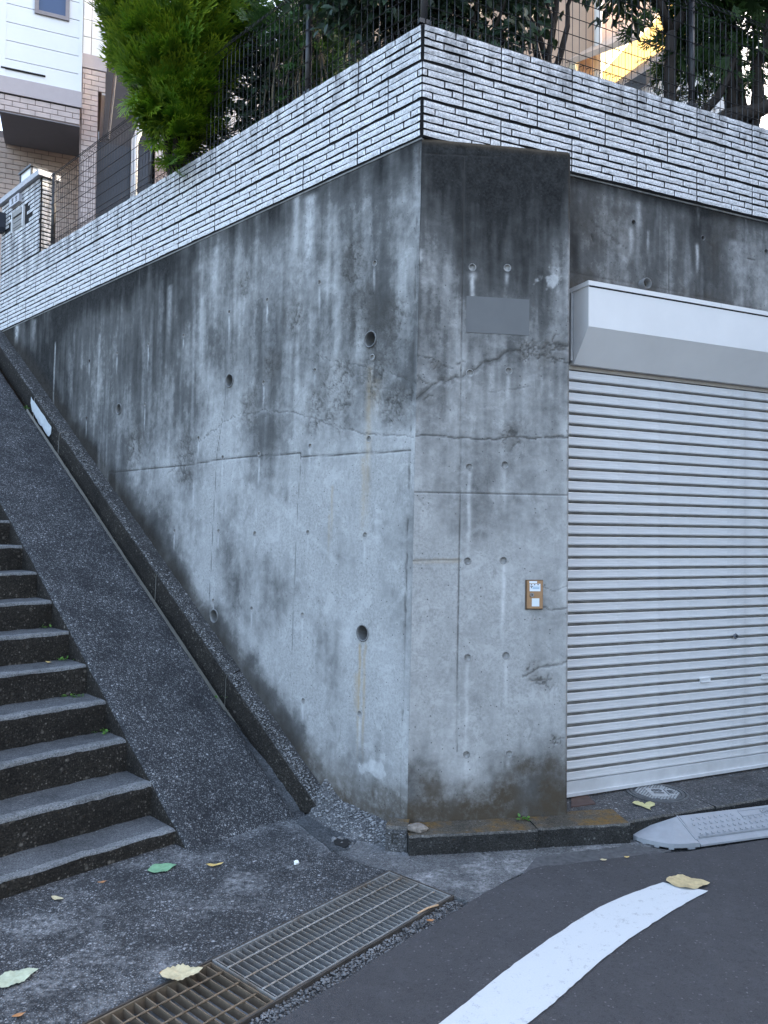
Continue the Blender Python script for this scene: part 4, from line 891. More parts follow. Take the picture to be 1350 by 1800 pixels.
# pale worn patch on the kerb face
m = MB(); rr = random.Random(2); top = []; bot = []
for j in range(13):
    t = j / 12; s = 4.78 - .48 * t; z = base(s)
    top.append(LW(s, .150 + .002, z - .030 + rr.uniform(-.008, .004))); bot.append(LW(s, .153 + .002, z - .125 - .03 * math.sin(t * 3) + rr.uniform(-.015, .01) + (.03 if j in (0, 12) else 0)))
m.add([p for q in zip(top, bot) for p in q] , [(2 * i, 2 * i + 1, 2 * i + 3, 2 * i + 2) for i in range(12)])
m.build('paint_patch', plain('pale_paint', (.50, .54, .56), .8, var=.12, sc=20), wk)
def kp_fn(rr):
    s = rr.uniform(.62, 5.6); n = rr.uniform(.035, .135); q = LW(s, n, base(s) + .008); return q
tag(stones('pebble', lambda rr: kp_fn(rr), 5200, .003, .010, plain('kerb_pebbles', (.26, .265, .27), .75, var=.7, sc=30), 9, wk), kind='stuff')
# rubble mortar where the kerb dies into the marker stone
def fil(t):
    s = .66 - .62 * t; k = 1 - t * .55
    nb = .02; w_ = .14 + .05 * math.sin(t * 3.0)
    zt = max(.0, base(s)) + .095 - .03 * t
    return [LW(s, nb, zt), LW(s, nb + w_ * .25, zt * .92), LW(s, nb + w_ * .5, zt * .62 + .01), LW(s, nb + w_ * .8, zt * .25 + .006), LW(s, nb + w_ * 1.05, -.004)]
slab('mortar_fillet', fil, MRUBL, wk, 30, .035, 540, False)
def fil_fn(rr):
    t = rr.random(); p = fil(t); q = rr.random() * 3.6; i = int(q); return p[i] + (p[i + 1] - p[i]) * (q - i) + ZU * .002
tag(stones('rubble', fil_fn, 700, .004, .014, plain('pale_rubble', (.24, .245, .25), .85, var=.6, sc=30), 19, wk), kind='stuff')
sheet('gutter_outfall', px((522, 1446), (556, 1476), (584, 1497), (612, 1497), (628, 1480), (600, 1456), (568, 1434), (545, 1428)), .005, MCEM, .02, .02, 9, sub=.04)
# flat black patch painted in for the shade inside the gutter's hole
hc = gz(601, 1484); m = MB(); rim = [gz(x, y) + ZU * .0085 for x, y in ((586, 1481), (593, 1476), (602, 1479), (611, 1477), (617, 1483), (612, 1490), (604, 1494), (597, 1489), (589, 1488))]
m.add(rim, [tuple(range(len(rim)))])
MDARK = plain('gutter_mouth_shade', (.012, .012, .012), .95)
tag(m.build('gutter_mouth_shade', MDARK), kind='structure')
def hole_fn(rr):
    t = rr.random(); q = gz(584 + 38 * t + rr.gauss(0, 3), 1477 - 3 * math.sin(t * 3) + (18 * rr.random() * t if rr.random() < .5 else 0) + rr.gauss(0, 1.5)); return q[0], q[1], .004
tag(stones('gutter_mouth_rubble', hole_fn, 70, .004, .018, plain('mortar_crumbs', (.17, .172, .175), .9, var=.5, sc=30, bump=.4), 12), 'broken mortar crumbs around the dark mouth of the ramp gutter', 'gravel', kind='stuff')

# ------------------------------------------------------------------ manhole, cover plate, kerb ramp
ZA = .0985
mc = gz(1155, 1394, ZA); MR = .175
mh = empty('manhole_cover', mc); tag(mh, 'round cast iron drain cover with a lattice and raised figures in the garage apron', 'manhole cover')
MIRON = plain('cast_iron', (.10, .105, .11), .55, metal=.4, var=.3, sc=20); MIRONL = plain('worn_iron', (.46, .47, .48), .45, metal=.5, var=.2, sc=40)
def lathe(prof, c, k=40):
    m = MB(); vs = [(c[0] + r * math.cos(2 * math.pi * j / k), c[1] + r * math.sin(2 * math.pi * j / k), c[2] + z) for r, z in prof for j in range(k)]
    m.add(vs, [(i * k + j, i * k + (j + 1) % k, (i + 1) * k + (j + 1) % k, (i + 1) * k + j) for i in range(len(prof) - 1) for j in range(k)]); return m
lathe([(MR, -.01), (MR, .006), (MR - .012, .008), (MR - .014, .002), (MR - .018, .002), (MR - .02, .008), (MR - .038, .009), (MR - .041, .001)], mc, 48).build('frame', MIRON, mh, False)
m = lathe([(MR - .041, .002), (MR - .043, .005), (.002, .005)], mc, 48); lid = m.build('lid', MIRON, mh)
RB = MR - .045; n = 0
dirx = Vector((math.cos(R_(38)), math.sin(R_(38)), 0)); 
m = MB(); p = .0185
def inbox(x, y): return (abs(x) < .052 and abs(y + .005) < .068) or (.055 < x < .098 and abs(y) < .05)
for i in range(-9, 10):
    for j in range(-9, 10):
        x, y = (i + .5 * (j % 2)) * p, j * p * .8
        if math.hypot(x, y) > RB - .006 or inbox(x, y): continue
        a = .0068; b = .0075
        vs = []
        for (u, v, z) in [(-a, 0, .0), (0, -b, 0), (a, 0, 0), (0, b, 0)]: vs.append(mc + np.array([x + u, y + v, .0045]))
        vs += [v + np.array([0, 0, .0045]) for v in vs]; m.hexa(vs)
m.build('lattice_stud', MIRONL, mh); mh.children[-1]['kind'] = 'stuff'
def text(name, body, size, loc, rot, mat, parent, ext=.002):
    cu = bpy.data.curves.new(name, 'FONT'); cu.body = body; cu.size = size; cu.align_x = 'CENTER'; cu.align_y = 'CENTER'; cu.extrude = ext; cu.offset = .001
    to = bpy.data.objects.new(name + '_tmp', cu); col.objects.link(to); dg = bpy.context.evaluated_depsgraph_get(); me = bpy.data.meshes.new_from_object(to.evaluated_get(dg)); bpy.data.objects.remove(to)
    me.materials.clear(); me.materials.append(mat); me.transform(Matrix.Translation(Vector(loc)) @ rot.to_matrix().to_4x4()); return link(name, me, parent)
m = MB(); q = lambda s, n, z: mc + np.array([s, n, z]); m.box(q, -.050, .050, -.072, .062, .0045, .0075); m.box(q, .058, .096, -.048, .048, .0045, .0075); m.build('figure_panel', MIRONL, mh)
text('cast_figure', '81', .085, mc + np.array([0, 0, .0085]), Euler((0, 0, R_(-90))), MIRON, mh); text('cast_letters', 'IBU', .036, mc + np.array([.077, 0, .0085]), Euler((0, 0, R_(-90))), MIRON, mh)
pc = [gz(x, y, ZA)[:2] for x, y in ((1004, 1396), (1026, 1394), (1047, 1414), (1004, 1420))]
sheet('cover_plate', [tuple(p) for p in pc], ZA + .007, plain('rust_red_plate', (.075, .045, .038), .6, var=.3, sc=20), .01, kind=None)
tag(bpy.data.objects['cover_plate'], 'small rust-brown flat cover plate set in the apron beside the pier', 'cover plate')

# plastic kerb ramp
MRUB = plain('grey_plastic_ramp', (.25, .265, .285), .6, var=.10, sc=14, bump=.15)
fo = gz(1231, 1492); fd = gz(1350, 1475.5) - fo; fd /= np.linalg.norm(fd); tb = gz(1178, 1437, .105); bn = np.array([-fd[1], fd[0], 0]); DP = float((tb - fo) @ bn)
def KR(s, n, z): return fo + fd * s + bn * n + ZU * z      # s along front, n towards kerb
tt = float((tb - fo) @ fd)
kr = empty('kerb_ramp', KR(.5, .1, 0)); tag(kr, 'grey plastic kerb ramp with star-studded top bridging up to the garage apron', 'kerb ramp')
KL = 1.2; HTOP = .107
m = MB(); z1_, zt_ = .028, HTOP
def top_n(n): return z1_ + (zt_ - z1_) * n / DP
ps = [(0, .010), (0, z1_ * .7), (.012, z1_), (.022, z1_ + .004), (DP, zt_), (DP + .012, zt_ - .004), (DP + .012, .010)]
V = [KR(s + .0, a, b) for s in (.004, KL) for a, b in ps]; k = len(ps)
m.add(V, [(i, (i + 1) % k, k + (i + 1) % k, k + i) for i in range(k)] + [tuple(range(k)), tuple(k + i for i in range(k))]); m.build('ramp_body', MRUB, kr)
m = MB(); m.box(KR, .02, KL, .030, .038, top_n(.034) - .004, top_n(.034) + .005); m.build('edge_rib', MRUB, kr)
m = MB()
for s in np.arange(.05, KL - .02, .037):
    for i, nn in enumerate(np.arange(.05, DP - .015, .030)):
        ss = s + .018 * (i % 2)
        if nn > DP - .060 and .36 < ss < .95: continue
        z = top_n(nn); r = .010; pts = []
        for j in range(10): a = math.pi * j / 5; rr_ = r if j % 2 == 0 else r * .5; pts.append((ss + rr_ * math.cos(a), nn + rr_ * math.sin(a)))
        lo = [KR(a, b, top_n(b) - .001) for a, b in pts]; hi = [KR(a * .9 + ss * .1, b * .9 + nn * .1, top_n(b) + .0035) for a, b in pts]
        m.add(lo + hi, [tuple(range(10, 20))] + [(j, (j + 1) % 10, 10 + (j + 1) % 10, 10 + j) for j in range(10)])
so = m.build('star_stud', MRUB, kr); so['kind'] = 'stuff'
m = MB(); n0_, n1_ = DP - .050, DP - .012
for a, b, c_, d_ in ((.38, .93, n0_, n0_ + .004), (.38, .93, n1_ - .004, n1_), (.38, .384, n0_, n1_)):
    m.hexa([KR(a, c_, top_n(c_) - .002), KR(b, c_, top_n(c_) - .002), KR(b, d_, top_n(d_) - .002), KR(a, d_, top_n(d_) - .002), KR(a, c_, top_n(c_) + .003), KR(b, c_, top_n(c_) + .003), KR(b, d_, top_n(d_) + .003), KR(a, d_, top_n(d_) + .003)])
lp = m.build('letter_panel', MRUB, kr)
ang = math.atan2(fd[1], fd[0]); tilt = math.atan2(zt_ - z1_, DP)
text('raised_letters', 'LaPRLE STEP', .030, KR(.60, (n0_ + n1_) / 2 - .002, top_n((n0_ + n1_) / 2) + .002), Euler((tilt, 0, ang)), MRUB, lp, .002)
ke = empty('kerb_ramp_end', KR(-.1, .1, 0)); tag(ke, 'rounded grey plastic end wedge closing off the kerb ramp', 'kerb ramp')
# end wedge: quarter outline from the top corner round to the front seam
tip = gz(1107, 1474); tl_ = np.array([(tip - fo) @ fd, (tip - fo) @ bn])
apex = np.array([tt, DP]); oc = []
ctrl = [(0.0, 0.0), (1185, 1494), (1150, 1489), (1120, 1481), (1106, 1472)]
fr_pts = [np.array([-.002, 0.])] + [np.array([(gz(x, y) - fo) @ fd, (gz(x, y) - fo) @ bn]) for x, y in ctrl[1:]]
fr_pts = [np.array(q) for q in dens(fr_pts, 4)]
m = MB(); lo = [KR(*p, .009) for p in fr_pts]; mid_ = [KR(*p, .030) for p in fr_pts]; ins = [KR(*(p * .90 + apex * .10), .036) for p in fr_pts]; ap = KR(apex[0], apex[1], HTOP); n = len(fr_pts)
sx_ = KR(-.002, DP, HTOP)
m.add(lo + mid_ + ins + [sx_, KR(-.002, DP, .009), ap], [(i, i + 1, n + i + 1, n + i) for i in range(n - 1)] + [(n + i, n + i + 1, 2 * n + i + 1, 2 * n + i) for i in range(n - 1)] + [(2 * n + i, 2 * n + i + 1, 3 * n) for i in range(n - 1)] + [(3 * n, 3 * n + 1, 0, n, 2 * n), (2 * n - 1, n - 1, 3 * n + 1, 3 * n, 3 * n - 1)])
m.build('end_body', MRUB, ke)
for i in range(1, n - 1, 3):
    m = MB(); p = fr_pts[i]; q = fr_pts[i + 1]; m.hexa([KR(*(p), .0), KR(*(q), .0), KR(*(q * .95 + apex * .05), .0), KR(*(p * .95 + apex * .05), .0), KR(*p, .010), KR(*q, .010), KR(*(q * .95 + apex * .05), .010), KR(*(p * .95 + apex * .05), .010)]); m.build('foot_lug', MRUB, ke)
m = MB(); m.add([KR(-.012, .02, .042), KR(-.004, .02, .042), KR(-.004, DP, HTOP + .004), KR(-.012, DP, HTOP + .004), KR(-.012, .02, .030), KR(-.004, .02, .030), KR(-.004, DP, HTOP - .01), KR(-.012, DP, HTOP - .01)], [(0, 1, 2, 3), (0, 1, 5, 4), (1, 2, 6, 5), (2, 3, 7, 6), (3, 0, 4, 7)]); m.build('seam_rib', MRUB, ke)

# ------------------------------------------------------------------ terrace, fences
m = MB(); zt = 4.22
m.add([LW(.1, -.17, zt)[:], LW(6.1, -.17, zt), LW(40, -.17, zt), RW(60, -40, zt), RW(60, -.17, zt), RW(.1, -.17, zt)], [(0, 1, 2, 3, 4, 5)])
tag(m.build('garden_terrace', MSOIL), kind='structure')
MFEN = plain('fence_black', (.018, .018, .021), .45, spec=.5, var=.15)
def fence(fr, s0, s1, posts, root, zt, pitch=.05, off=-.06):
    """mesh panels between posts, triangular rolled top and bottom"""
    for s in posts:
        m = MB(); m.tube([fr(s, off - .02, ZB1 - .01), fr(s, off - .02, zt + .03)], .021, 12); po = m.build('post', MFEN, root, True)
        m = MB(); m.tube([fr(s, off - .02, zt + .03), fr(s, off - .02, zt + .045)], [.024, .012], 10); m.build('post_cap', MFEN, po, True)
        m = MB(); m.box(fr, s - .035, s + .035, off - .03, off - .0, ZB1 + .05, ZB1 + .075); m.build('clamp', MFEN, po)
    ed = sorted(set([s0, *posts, s1])); w_ = .0027; rr = random.Random(5)
    for a, b in zip(ed[:-1], ed[1:]):
        if b - a < .15: continue
        m = MB(); zb = ZB1 + .012
        for s in np.arange(a + .03, b - .01, pitch):
            pts = [fr(s, off, zb + .06), fr(s, off + .045, zb + .045), fr(s, off + .03, zb), fr(s, off, zb + .03), fr(s, off, zt - .06), fr(s, off + .045, zt - .045), fr(s, off + .02, zt), fr(s, off - .012, zt - .012), fr(s, off, zt - .05)]
            m.tube(pts, w_, 4, cap=False)
        for z, n in [(zb + .045, off + .045), (zb, off + .03), (zt - .045, off + .045), (zt, off + .02)] + [(zb + .03 + .105 * i, off + .003) for i in range(int((zt - .05 - zb) / .105) + 1)]:
            m.tube([fr(a, n, z), fr(b, n, z)], w_ * 1.15, 4, cap=False)
        o = m.build('mesh_panel', MFEN, root); o['kind'] = 'stuff'
f1 = empty('mesh_fence', LW(2.5, -.06, ZB1)); tag(f1, 'black wire mesh fence on the parapet above the stair wall, behind the golden conifer', 'fence')
fence(LW, .06, 4.95, [4.93, 3.0, 1.045], f1, 5.095)
f2 = empty('mesh_fence', RW(1.5, -.06, ZB1)); tag(f2, 'black wire mesh fence on the parapet above the garage, from the corner post', 'fence')
fence(RW, .045, 4.1, [.045, 1.989, 3.95], f2, 5.095)

# ------------------------------------------------------------------ plants
def leaf_mat(name, c0, c1, tip=None, rough=.5):
    t = NT(name, rough, .35); a = t.attr('lc'); s_ = t.N('ShaderNodeSeparateColor'); t.L(a.outputs['Color'], s_.inputs[0])
    c = t.mix(s_.outputs[0], c0, c1)
    if tip: c = t.mix(s_.outputs[1], c, tip)
    t.col(c); t.b.inputs['Subsurface Weight'].default_value = 0.
    tr = t.N('ShaderNodeBsdfTranslucent'); t.L(c, tr.inputs[0]); mx = t.N('ShaderNodeMixShader'); mx.inputs[0].default_value = .25
    out = [n for n in t.t.nodes if n.type == 'OUTPUT_MATERIAL'][0]; t.L(t.b.outputs[0], mx.inputs[1]); t.L(tr.outputs[0], mx.inputs[2]); t.L(mx.outputs[0], out.inputs[0]); return t.m
MTHU = leaf_mat('thuja_foliage', (.022, .09, .008), (.07, .19, .010), (.34, .44, .02), .6)
MBRD = leaf_mat('broadleaf_foliage', (.012, .030, .016), (.035, .065, .035), (.09, .13, .07), .38)
MCON = leaf_mat('dark_conifer_foliage', (.012, .035, .010), (.030, .075, .018), (.07, .13, .03), .55)
MNAN = leaf_mat('feathery_foliage', (.02, .06, .02), (.05, .12, .03), (.09, .18, .04), .5)
MBARK = plain('bark', (.030, .024, .020), .95, var=.4, sc=14, bump=.6)
def rot_to(d, up):
    d = d / np.linalg.norm(d, axis=-1, keepdims=True); x = np.cross(up, d); x /= np.linalg.norm(x, axis=-1, keepdims=True) + 1e-9; y = np.cross(d, x); return np.stack([x, y, d], -1)
def foliage(name, base_v, base_f, tipv, pos, dirs, ups, scale, mat, parent, rng):
    """scatter one small spray mesh through a crown volume"""
    n = len(pos); Mx = rot_to(dirs, ups); V = np.einsum('nij,kj->nki', Mx, base_v) * scale[:, None, None] + pos[:, None]
    k = len(base_v); Fc = (np.asarray(base_f)[None] + (np.arange(n) * k)[:, None, None]).reshape(-1, len(base_f[0]))
    lc = np.zeros((n, k, 4)); lc[..., 0] = rng.random(n)[:, None]; lc[..., 1] = np.asarray(tipv)[None] * rng.uniform(.2, 1, n)[:, None]; lc[..., 3] = 1
    o = npmesh(name, V.reshape(-1, 3), Fc, mat, parent, False, {'lc': lc.reshape(-1, 4)}); o['kind'] = 'stuff'; return o
def spray_base(rng, nb=7, sub=4):
    v = []; f = []; t = []
    def blade(p, d, L, w_):
        d = np.array(d) / np.linalg.norm(d); x = np.array([d[2], 0.15, -d[0]]); x = x / np.linalg.norm(x); b = len(v)
        v.extend([p - x * w_ * .6, p + x * w_ * .6, p + d * L * .6 + x * w_, p + d * L, p + d * L * .6 - x * w_]); t.extend([.0, .0, .4, 1, .4]); f.extend([(b, b + 1, b + 2), (b, b + 2, b + 4), (b + 4, b + 2, b + 3)])
    for i in range(nb):
        a = (i / (nb - 1) - .5) * 1.3; L = 1.0 - abs(a) * .45; d = np.array([math.sin(a), rng.uniform(-.12, .12), math.cos(a)]); p0 = np.array([0, 0, .05 + .15 * rng.random()])
        blade(p0, d, L, .035)
        for j in range(sub):
            tt_ = .25 + .62 * j / sub; sg = 1 if j % 2 else -1; dd = d + np.array([math.cos(a), 0, -math.sin(a)]) * .65 * sg + np.array([0, rng.uniform(-.2, .2), 0]); blade(p0 + d * L * tt_, dd, .36 * (1.2 - tt_), .026)
    return np.array(v), f, t
def leaf_base(w_=.42, curl=.12):
    v = np.array([[0, 0, 0], [w_ * .5, .03, .35], [w_ * .42, .02, .7], [0, -curl, 1.0], [-w_ * .42, .02, .7], [-w_ * .5, .03, .35], [0, -.04, .5]]); f = [(0, 1, 6), (1, 2, 6), (2, 3, 6), (3, 4, 6), (4, 5, 6), (5, 0, 6)]; return v, f, [0, .1, .3, .6, .3, .1, 0]
def crown_pts(rng, c, rad, n, shell=.45, clump=.0, nc=40, egg=0.):
    u = rng.normal(size=(n, 3)); u /= np.linalg.norm(u, axis=1, keepdims=True); r = (shell + (1 - shell) * rng.random(n)) ** .6
    if clump:
        cc_ = rng.normal(size=(nc, 3)); cc_ /= np.linalg.norm(cc_, axis=1, keepdims=True); cc_ *= rng.uniform(.45, 1.0, (nc, 1)); k = rng.integers(0, nc, n); q = cc_[k] + rng.normal(size=(n, 3)) * clump; u2 = q; p = u2
    else: p = u * r[:, None]
    taper = 1 - egg * p[:, 2:3]; p = np.hstack([p[:, :2] * taper, p[:, 2:]])
    return np.asarray(c) + p * np.asarray(rad), p
def branchy(parent, root, tips, r0, mat=None, name='trunk', seed=1):
    m = MB(); rr = random.Random(seed); root = np.asarray(root, float)
    for t in tips:
        t = np.asarray(t, float); n = 6; pts = [root + (t - root) * (i / n) + np.array([rr.uniform(-.03, .03), rr.uniform(-.03, .03), .06 * math.sin(math.pi * i / n)]) * (1 if 0 < i < n else 0) for i in range(n + 1)]
        m.tube(pts, [r0 * (1 - .8 * i / n) for i in range(n + 1)], 7)
    return m.build(name, mat or MBARK, parent, True)
rng = np.random.default_rng(5)
# golden conifer bulging over the fence
th = empty('conifer_shrub', LW(2.55, -.2, 4.22)); tag(th, 'bright golden-green conifer bulging over the mesh fence above the stair wall', 'conifer')
cth = LW(2.50, .02, 5.56); sv, sf, stp = spray_base(rng)
axs = np.array([dL * .52, nL * .46, ZU * 1.10])
n = 2300; P, q = crown_pts(rng, (0, 0, 0), (1, 1, 1), n, .62)
# lumpy outline
lump = .80 + .42 * vn(np.arctan2(q[:, 1], q[:, 0]) * 2.2 + 7, q[:, 2] * 3.2 + 3, 9)
q = q * lump[:, None]; low = np.clip(-q[:, 2] - .15, 0, 1); q[:, :2] *= (1 - .55 * low)[:, None]
pos = cth + q @ axs; outw = q @ np.array([dL, nL, ZU]); dirs = outw * .9 + np.array([0, 0, .75]) + np.array([.22, -.1, 0]) + rng.normal(size=(n, 3)) * .22
ups = outw + rng.normal(size=(n, 3)) * .35; foliage('crown', sv, sf, stp, pos, dirs, ups, rng.uniform(.15, .27, n), MTHU, th, rng)
branchy(th, LW(2.6, -.1, 4.2), [LW(2.6, -.05, 6.2), LW(2.9, .1, 5.4), LW(2.3, .1, 5.3), LW(2.75, -.2, 5.7), LW(2.4, -.2, 5.6)], .05)
# broadleaf hedge shrubs behind the fence
lv, lf, lt = leaf_base(.5, .15)
def shrub(name, label, group, c, rad, n, size, mat=MBRD, clump=.16, nc=46, droop=.2, base_=(lv, lf, lt), foot=None, seed=3, cat='shrub'):
    rg = np.random.default_rng(seed); e = empty(name, foot if foot is not None else (c[0], c[1], 4.22)); tag(e, label, cat, group)
    P, q = crown_pts(rg, (0, 0, 0), (1, 1, 1), n, .5, clump, nc); pos = np.asarray(c) + q * np.asarray(rad)
    d = q + rg.normal(size=(n, 3)) * .7 + np.array([0, 0, .15 - droop]); up = rg.normal(size=(n, 3)) * .6 + np.array([0, -.4, .7])
    foliage('crown', *base_, pos, d, up, rg.uniform(size[0], size[1], n), mat, e, rg)
    tips = [np.asarray(c) + rg.normal(size=3) * np.asarray(rad) * .45 for _ in range(6)]
    branchy(e, (c[0], c[1], 4.2) if foot is None else foot, tips, .028, seed=seed); return e
shrub('hedge_shrub', 'dark leathery-leaved shrub behind the fence between the second post and the corner', None, LW(.60, -.42, 5.26), (.68, .50, .66), 5600, (.045, .085), seed=3)
shrub('hedge_shrub', 'dark leathery-leaved shrub spilling over the parapet right at the corner post', None, RW(.52, -.42, 5.15), (.66, .45, .70), 5600, (.045, .085), seed=4)
shrub('hedge_shrub', 'dark shrub drooping long sprays beside the gap that shows the yellow house', None, RW(1.02, -.34, 5.36), (.34, .30, .42), 1100, (.045, .08), seed=6, droop=.6, clump=.13, nc=26)
shrub('feathery_shrub', 'light feathery shrub on thin upright stems between conifer and hedge', None, LW(1.55, -.45, 5.10), (.40, .35, .48), 1000, (.07, .13), MNAN, .15, 26, .1, (lambda b: (b[0], b[1], b[2]))(spray_base(np.random.default_rng(8), 5, 3)), seed=7)
shrub('hedge_shrub', 'shadowy dark shrub filling the gap behind the fence between golden conifer and feathery shrub', None, LW(1.95, -.62, 5.0), (.48, .40, .62), 3400, (.05, .09), seed=15, clump=.2)
st_ = bpy.data.objects['feathery_shrub']; m = MB(); rr = random.Random(9)
for i in range(16):
    s = 1.3 + rr.random() * .55; nn = -.25 - rr.random() * .4; p = LW(s, nn, 4.2); m.tube([p, p + np.array([rr.uniform(-.06, .06), 0, .55]), p + np.array([rr.uniform(-.14, .14), rr.uniform(-.05, .05), 1.1])], [.009, .008, .005], 5)
m.build('stem', plain('tan_stems', (.13, .11, .07), .8, var=.3), st_, True)
# tree behind the hedge, trunk forking to the upper left
tb = empty('garden_tree', LW(1.9, -1.5, 4.22)); tag(tb, 'dark forked tree behind the feathery shrub with shadowy needles overhead', 'tree')
branchy(tb, LW(1.9, -1.5, 4.2), [LW(2.35, -1.5, 7.2), LW(1.3, -1.4, 7.0), LW(1.7, -1.2, 7.3), LW(2.8, -1.7, 7.0)], .11)
bs = spray_base(np.random.default_rng(12), 6, 3); rg = np.random.default_rng(13); n = 900; P, q = crown_pts(rg, (0, 0, 0), (1, 1, 1), n, .4, .17, 30); foliage('crown', *bs, np.asarray(LW(1.75, -1.4, 6.95)) + q * np.array([1.1, .8, .62]), q + rg.normal(size=(n, 3)) * .5 + np.array([0, 0, -.3]), rg.normal(size=(n, 3)) + np.array([0, -.5, .5]), rg.uniform(.14, .28, n), MCON, tb, rg)
# right-hand tree: forked trunk by the fence, dark canopy
rt = empty('garden_tree', RW(1.80, -.22, 4.22)); tag(rt, 'dark tree with a forked trunk rising behind the fence next to the yellow house gap', 'tree')
T0 = RW(1.95, -.22, 4.2); TF = RW(1.97, -.24, 4.98)
m = MB()
def limb(pts, r): m.tube(pts, r, 9)
limb([T0, RW(1.94, -.22, 4.5), RW(1.95, -.23, 4.75), TF], [.046, .042, .038, .036])
limb([TF, RW(1.85, -.24, 5.2), RW(1.81, -.25, 5.5), RW(1.75, -.28, 6.2)], [.031, .027, .025, .02])
limb([TF, RW(2.10, -.24, 5.18), RW(2.25, -.3, 5.5), RW(2.50, -.35, 6.2)], [.034, .031, .027, .02])
limb([RW(1.87, -.24, 5.15), RW(1.65, -.25, 5.3), RW(1.47, -.26, 5.52), RW(1.30, -.28, 5.7)], [.012, .011, .009, .006])
limb([RW(2.15, -.25, 4.3), RW(2.45, -.2, 4.5), RW(2.75, -.2, 4.62), RW(3.2, -.2, 4.9)], [.075, .06, .05, .03])
limb([RW(2.2, -.25, 4.45), RW(2.35, -.2, 4.62), RW(2.45, -.2, 4.8), RW(2.6, -.25, 5.1)], [.035, .028, .024, .015])
m.build('trunk', MBARK, rt, True)
rg = np.random.default_rng(21); n = 1500; P, q = crown_pts(rg, (0, 0, 0), (1, 1, 1), n, .4, .15, 40)
foliage('crown', lv * np.array([.8, 1, 1.25]), lf, lt, np.asarray(RW(1.95, -.45, 5.75)) + q * np.array([.62, .5, .55]), q * .6 + rg.normal(size=(n, 3)) * .6 + np.array([0, 0, -.6]), rg.normal(size=(n, 3)) * .6 + np.array([0, -.5, .6]), rg.uniform(.05, .10, n), MBRD, rt, rg)
c2 = empty('conifer_shrub', RW(2.7, -.3, 4.22)); tag(c2, 'dense dark conifer leaning out over the parapet beyond the forked tree', 'conifer')
rg = np.random.default_rng(23); n = 2000; P, q = crown_pts(rg, (0, 0, 0), (1, 1, 1), n, .4, .19, 40)
foliage('crown', *spray_base(rg, 6, 3), np.asarray(RW(2.62, -.30, 5.45)) + q[:, :1] * dR * .72 + q[:, 1:2] * nR * .45 + q[:, 2:] * ZU * .78, q + rg.normal(size=(n, 3)) * .45 + np.array([-.1, -.2, .0]), q + rg.normal(size=(n, 3)) * .4, rg.uniform(.10, .20, n), MCON, c2, rg)
branchy(c2, RW(2.7, -.3, 4.2), [RW(2.5, -.3, 6.0), RW(2.9, -.2, 5.6), RW(2.3, -.2, 5.3), RW(2.7, -.1, 5.2)], .06)

# ------------------------------------------------------------------ houses
dH, nH = frame(68., 1)
def wallmat(name, c0, gap, bw, bh, var=.06, mort=.03):
    t = NT(name, .75, .3); return plain(name, c0, .75, var=var, sc=4)
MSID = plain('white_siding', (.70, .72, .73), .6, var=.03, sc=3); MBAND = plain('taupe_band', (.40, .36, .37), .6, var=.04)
MPINK = plain('pink_house_tile', (.47, .40, .38), .7, var=.10, sc=9); MPJ = plain('house_tile_joint', (.22, .18, .17), .9); MSOF = plain('soffit_grey', (.17, .17, .19), .8, var=.04)
HO = hit(140, 223, (0, 10.6, 0), np.array([0, 1., 0])); 
def HW(s, n, z): return np.array([HO[0], HO[1], 0]) + dH * s + nH * n + ZU * z      # s: 0 at bay right edge, negative to the left; n + towards viewer
def hz(x, y, off=0.): h = hit(x, y, HW(0, off, 0), nH); return float((h - HW(0, 0, 0)) @ dH), float(h[2])
hs_ = empty('house', HW(-1, -1, 4.2)); tag(hs_, 'house with white siding bay over pinkish brick tiles above the gate', 'house')
ZBAY = float(HO[2]); 
# bay
b_top = 10.2; zt1 = hz(140, 190)[1]; zt2 = hz(143, 163)[1]; sL = hz(2, 60)[0]
m = MB(); m.box(HW, sL, 0, -.95, -.012, ZBAY + .01, b_top); bay = m.build('bay', MPJ, hs_)
m = MB(); m.box(HW, sL, 0, -.94, -.004, ZBAY, ZBAY + .012); m.build('soffit', MSOF, bay)
def tiles_on(fr, s0, s1, z0, z1, tw, thh, mat, name, parent, n0, n1, g=.010):
    m = MB(); r = 0; z = z1
    while z > z0 + .02:
        zl = max(z - thh, z0); x = s1 - (0 if r % 2 == 0 else tw / 2) 
        e = [s1] + list(np.arange(x if r % 2 else s1 - tw, s0, -tw)) + [s0]; e = sorted(set(round(v, 4) for v in e if v >= s0))
        for a, b in zip(e[:-1], e[1:]):
            if b - a > g * 1.5: m.box(fr, a + g / 2, b - g / 2, n0, n1, zl + g / 2, z - g / 2)
        z -= thh; r += 1
    o = m.build(name, mat, parent); o['kind'] = 'stuff'; return o
def tile_parts(fr, s0, s1, z0, z1, tw, thh, mat, parent, n0, n1, g=.010):
    r = 0; z = z1
    while z > z0 + .02:
        zl = max(z - thh, z0); e = [s1] + list(np.arange(s1 - (tw if r % 2 == 0 else tw / 2), s0, -tw)) + [s0]; e = sorted(set(round(v, 4) for v in e if v >= s0))
        for a, b in zip(e[:-1], e[1:]):
            if b - a > g * 1.5: m = MB(); m.box(fr, a + g / 2, b - g / 2, n0, n1, zl + g / 2, z - g / 2); m.build('tile', mat, parent)
        z -= thh; r += 1
tile_parts(HW, sL, 0, ZBAY + .012, zt1 - .012, .19, .075, MPINK, bay, -.012, .0)
m = MB(); m.box(HW, sL - .01, .02, -.93, .022, zt1, zt2); m.build('band', MBAND, bay)
m = MB(); m.box(HW, sL, .006, -.012, .004, zt1 - .014, zt1 - .002); m.build('flashing', MJOINT, bay)
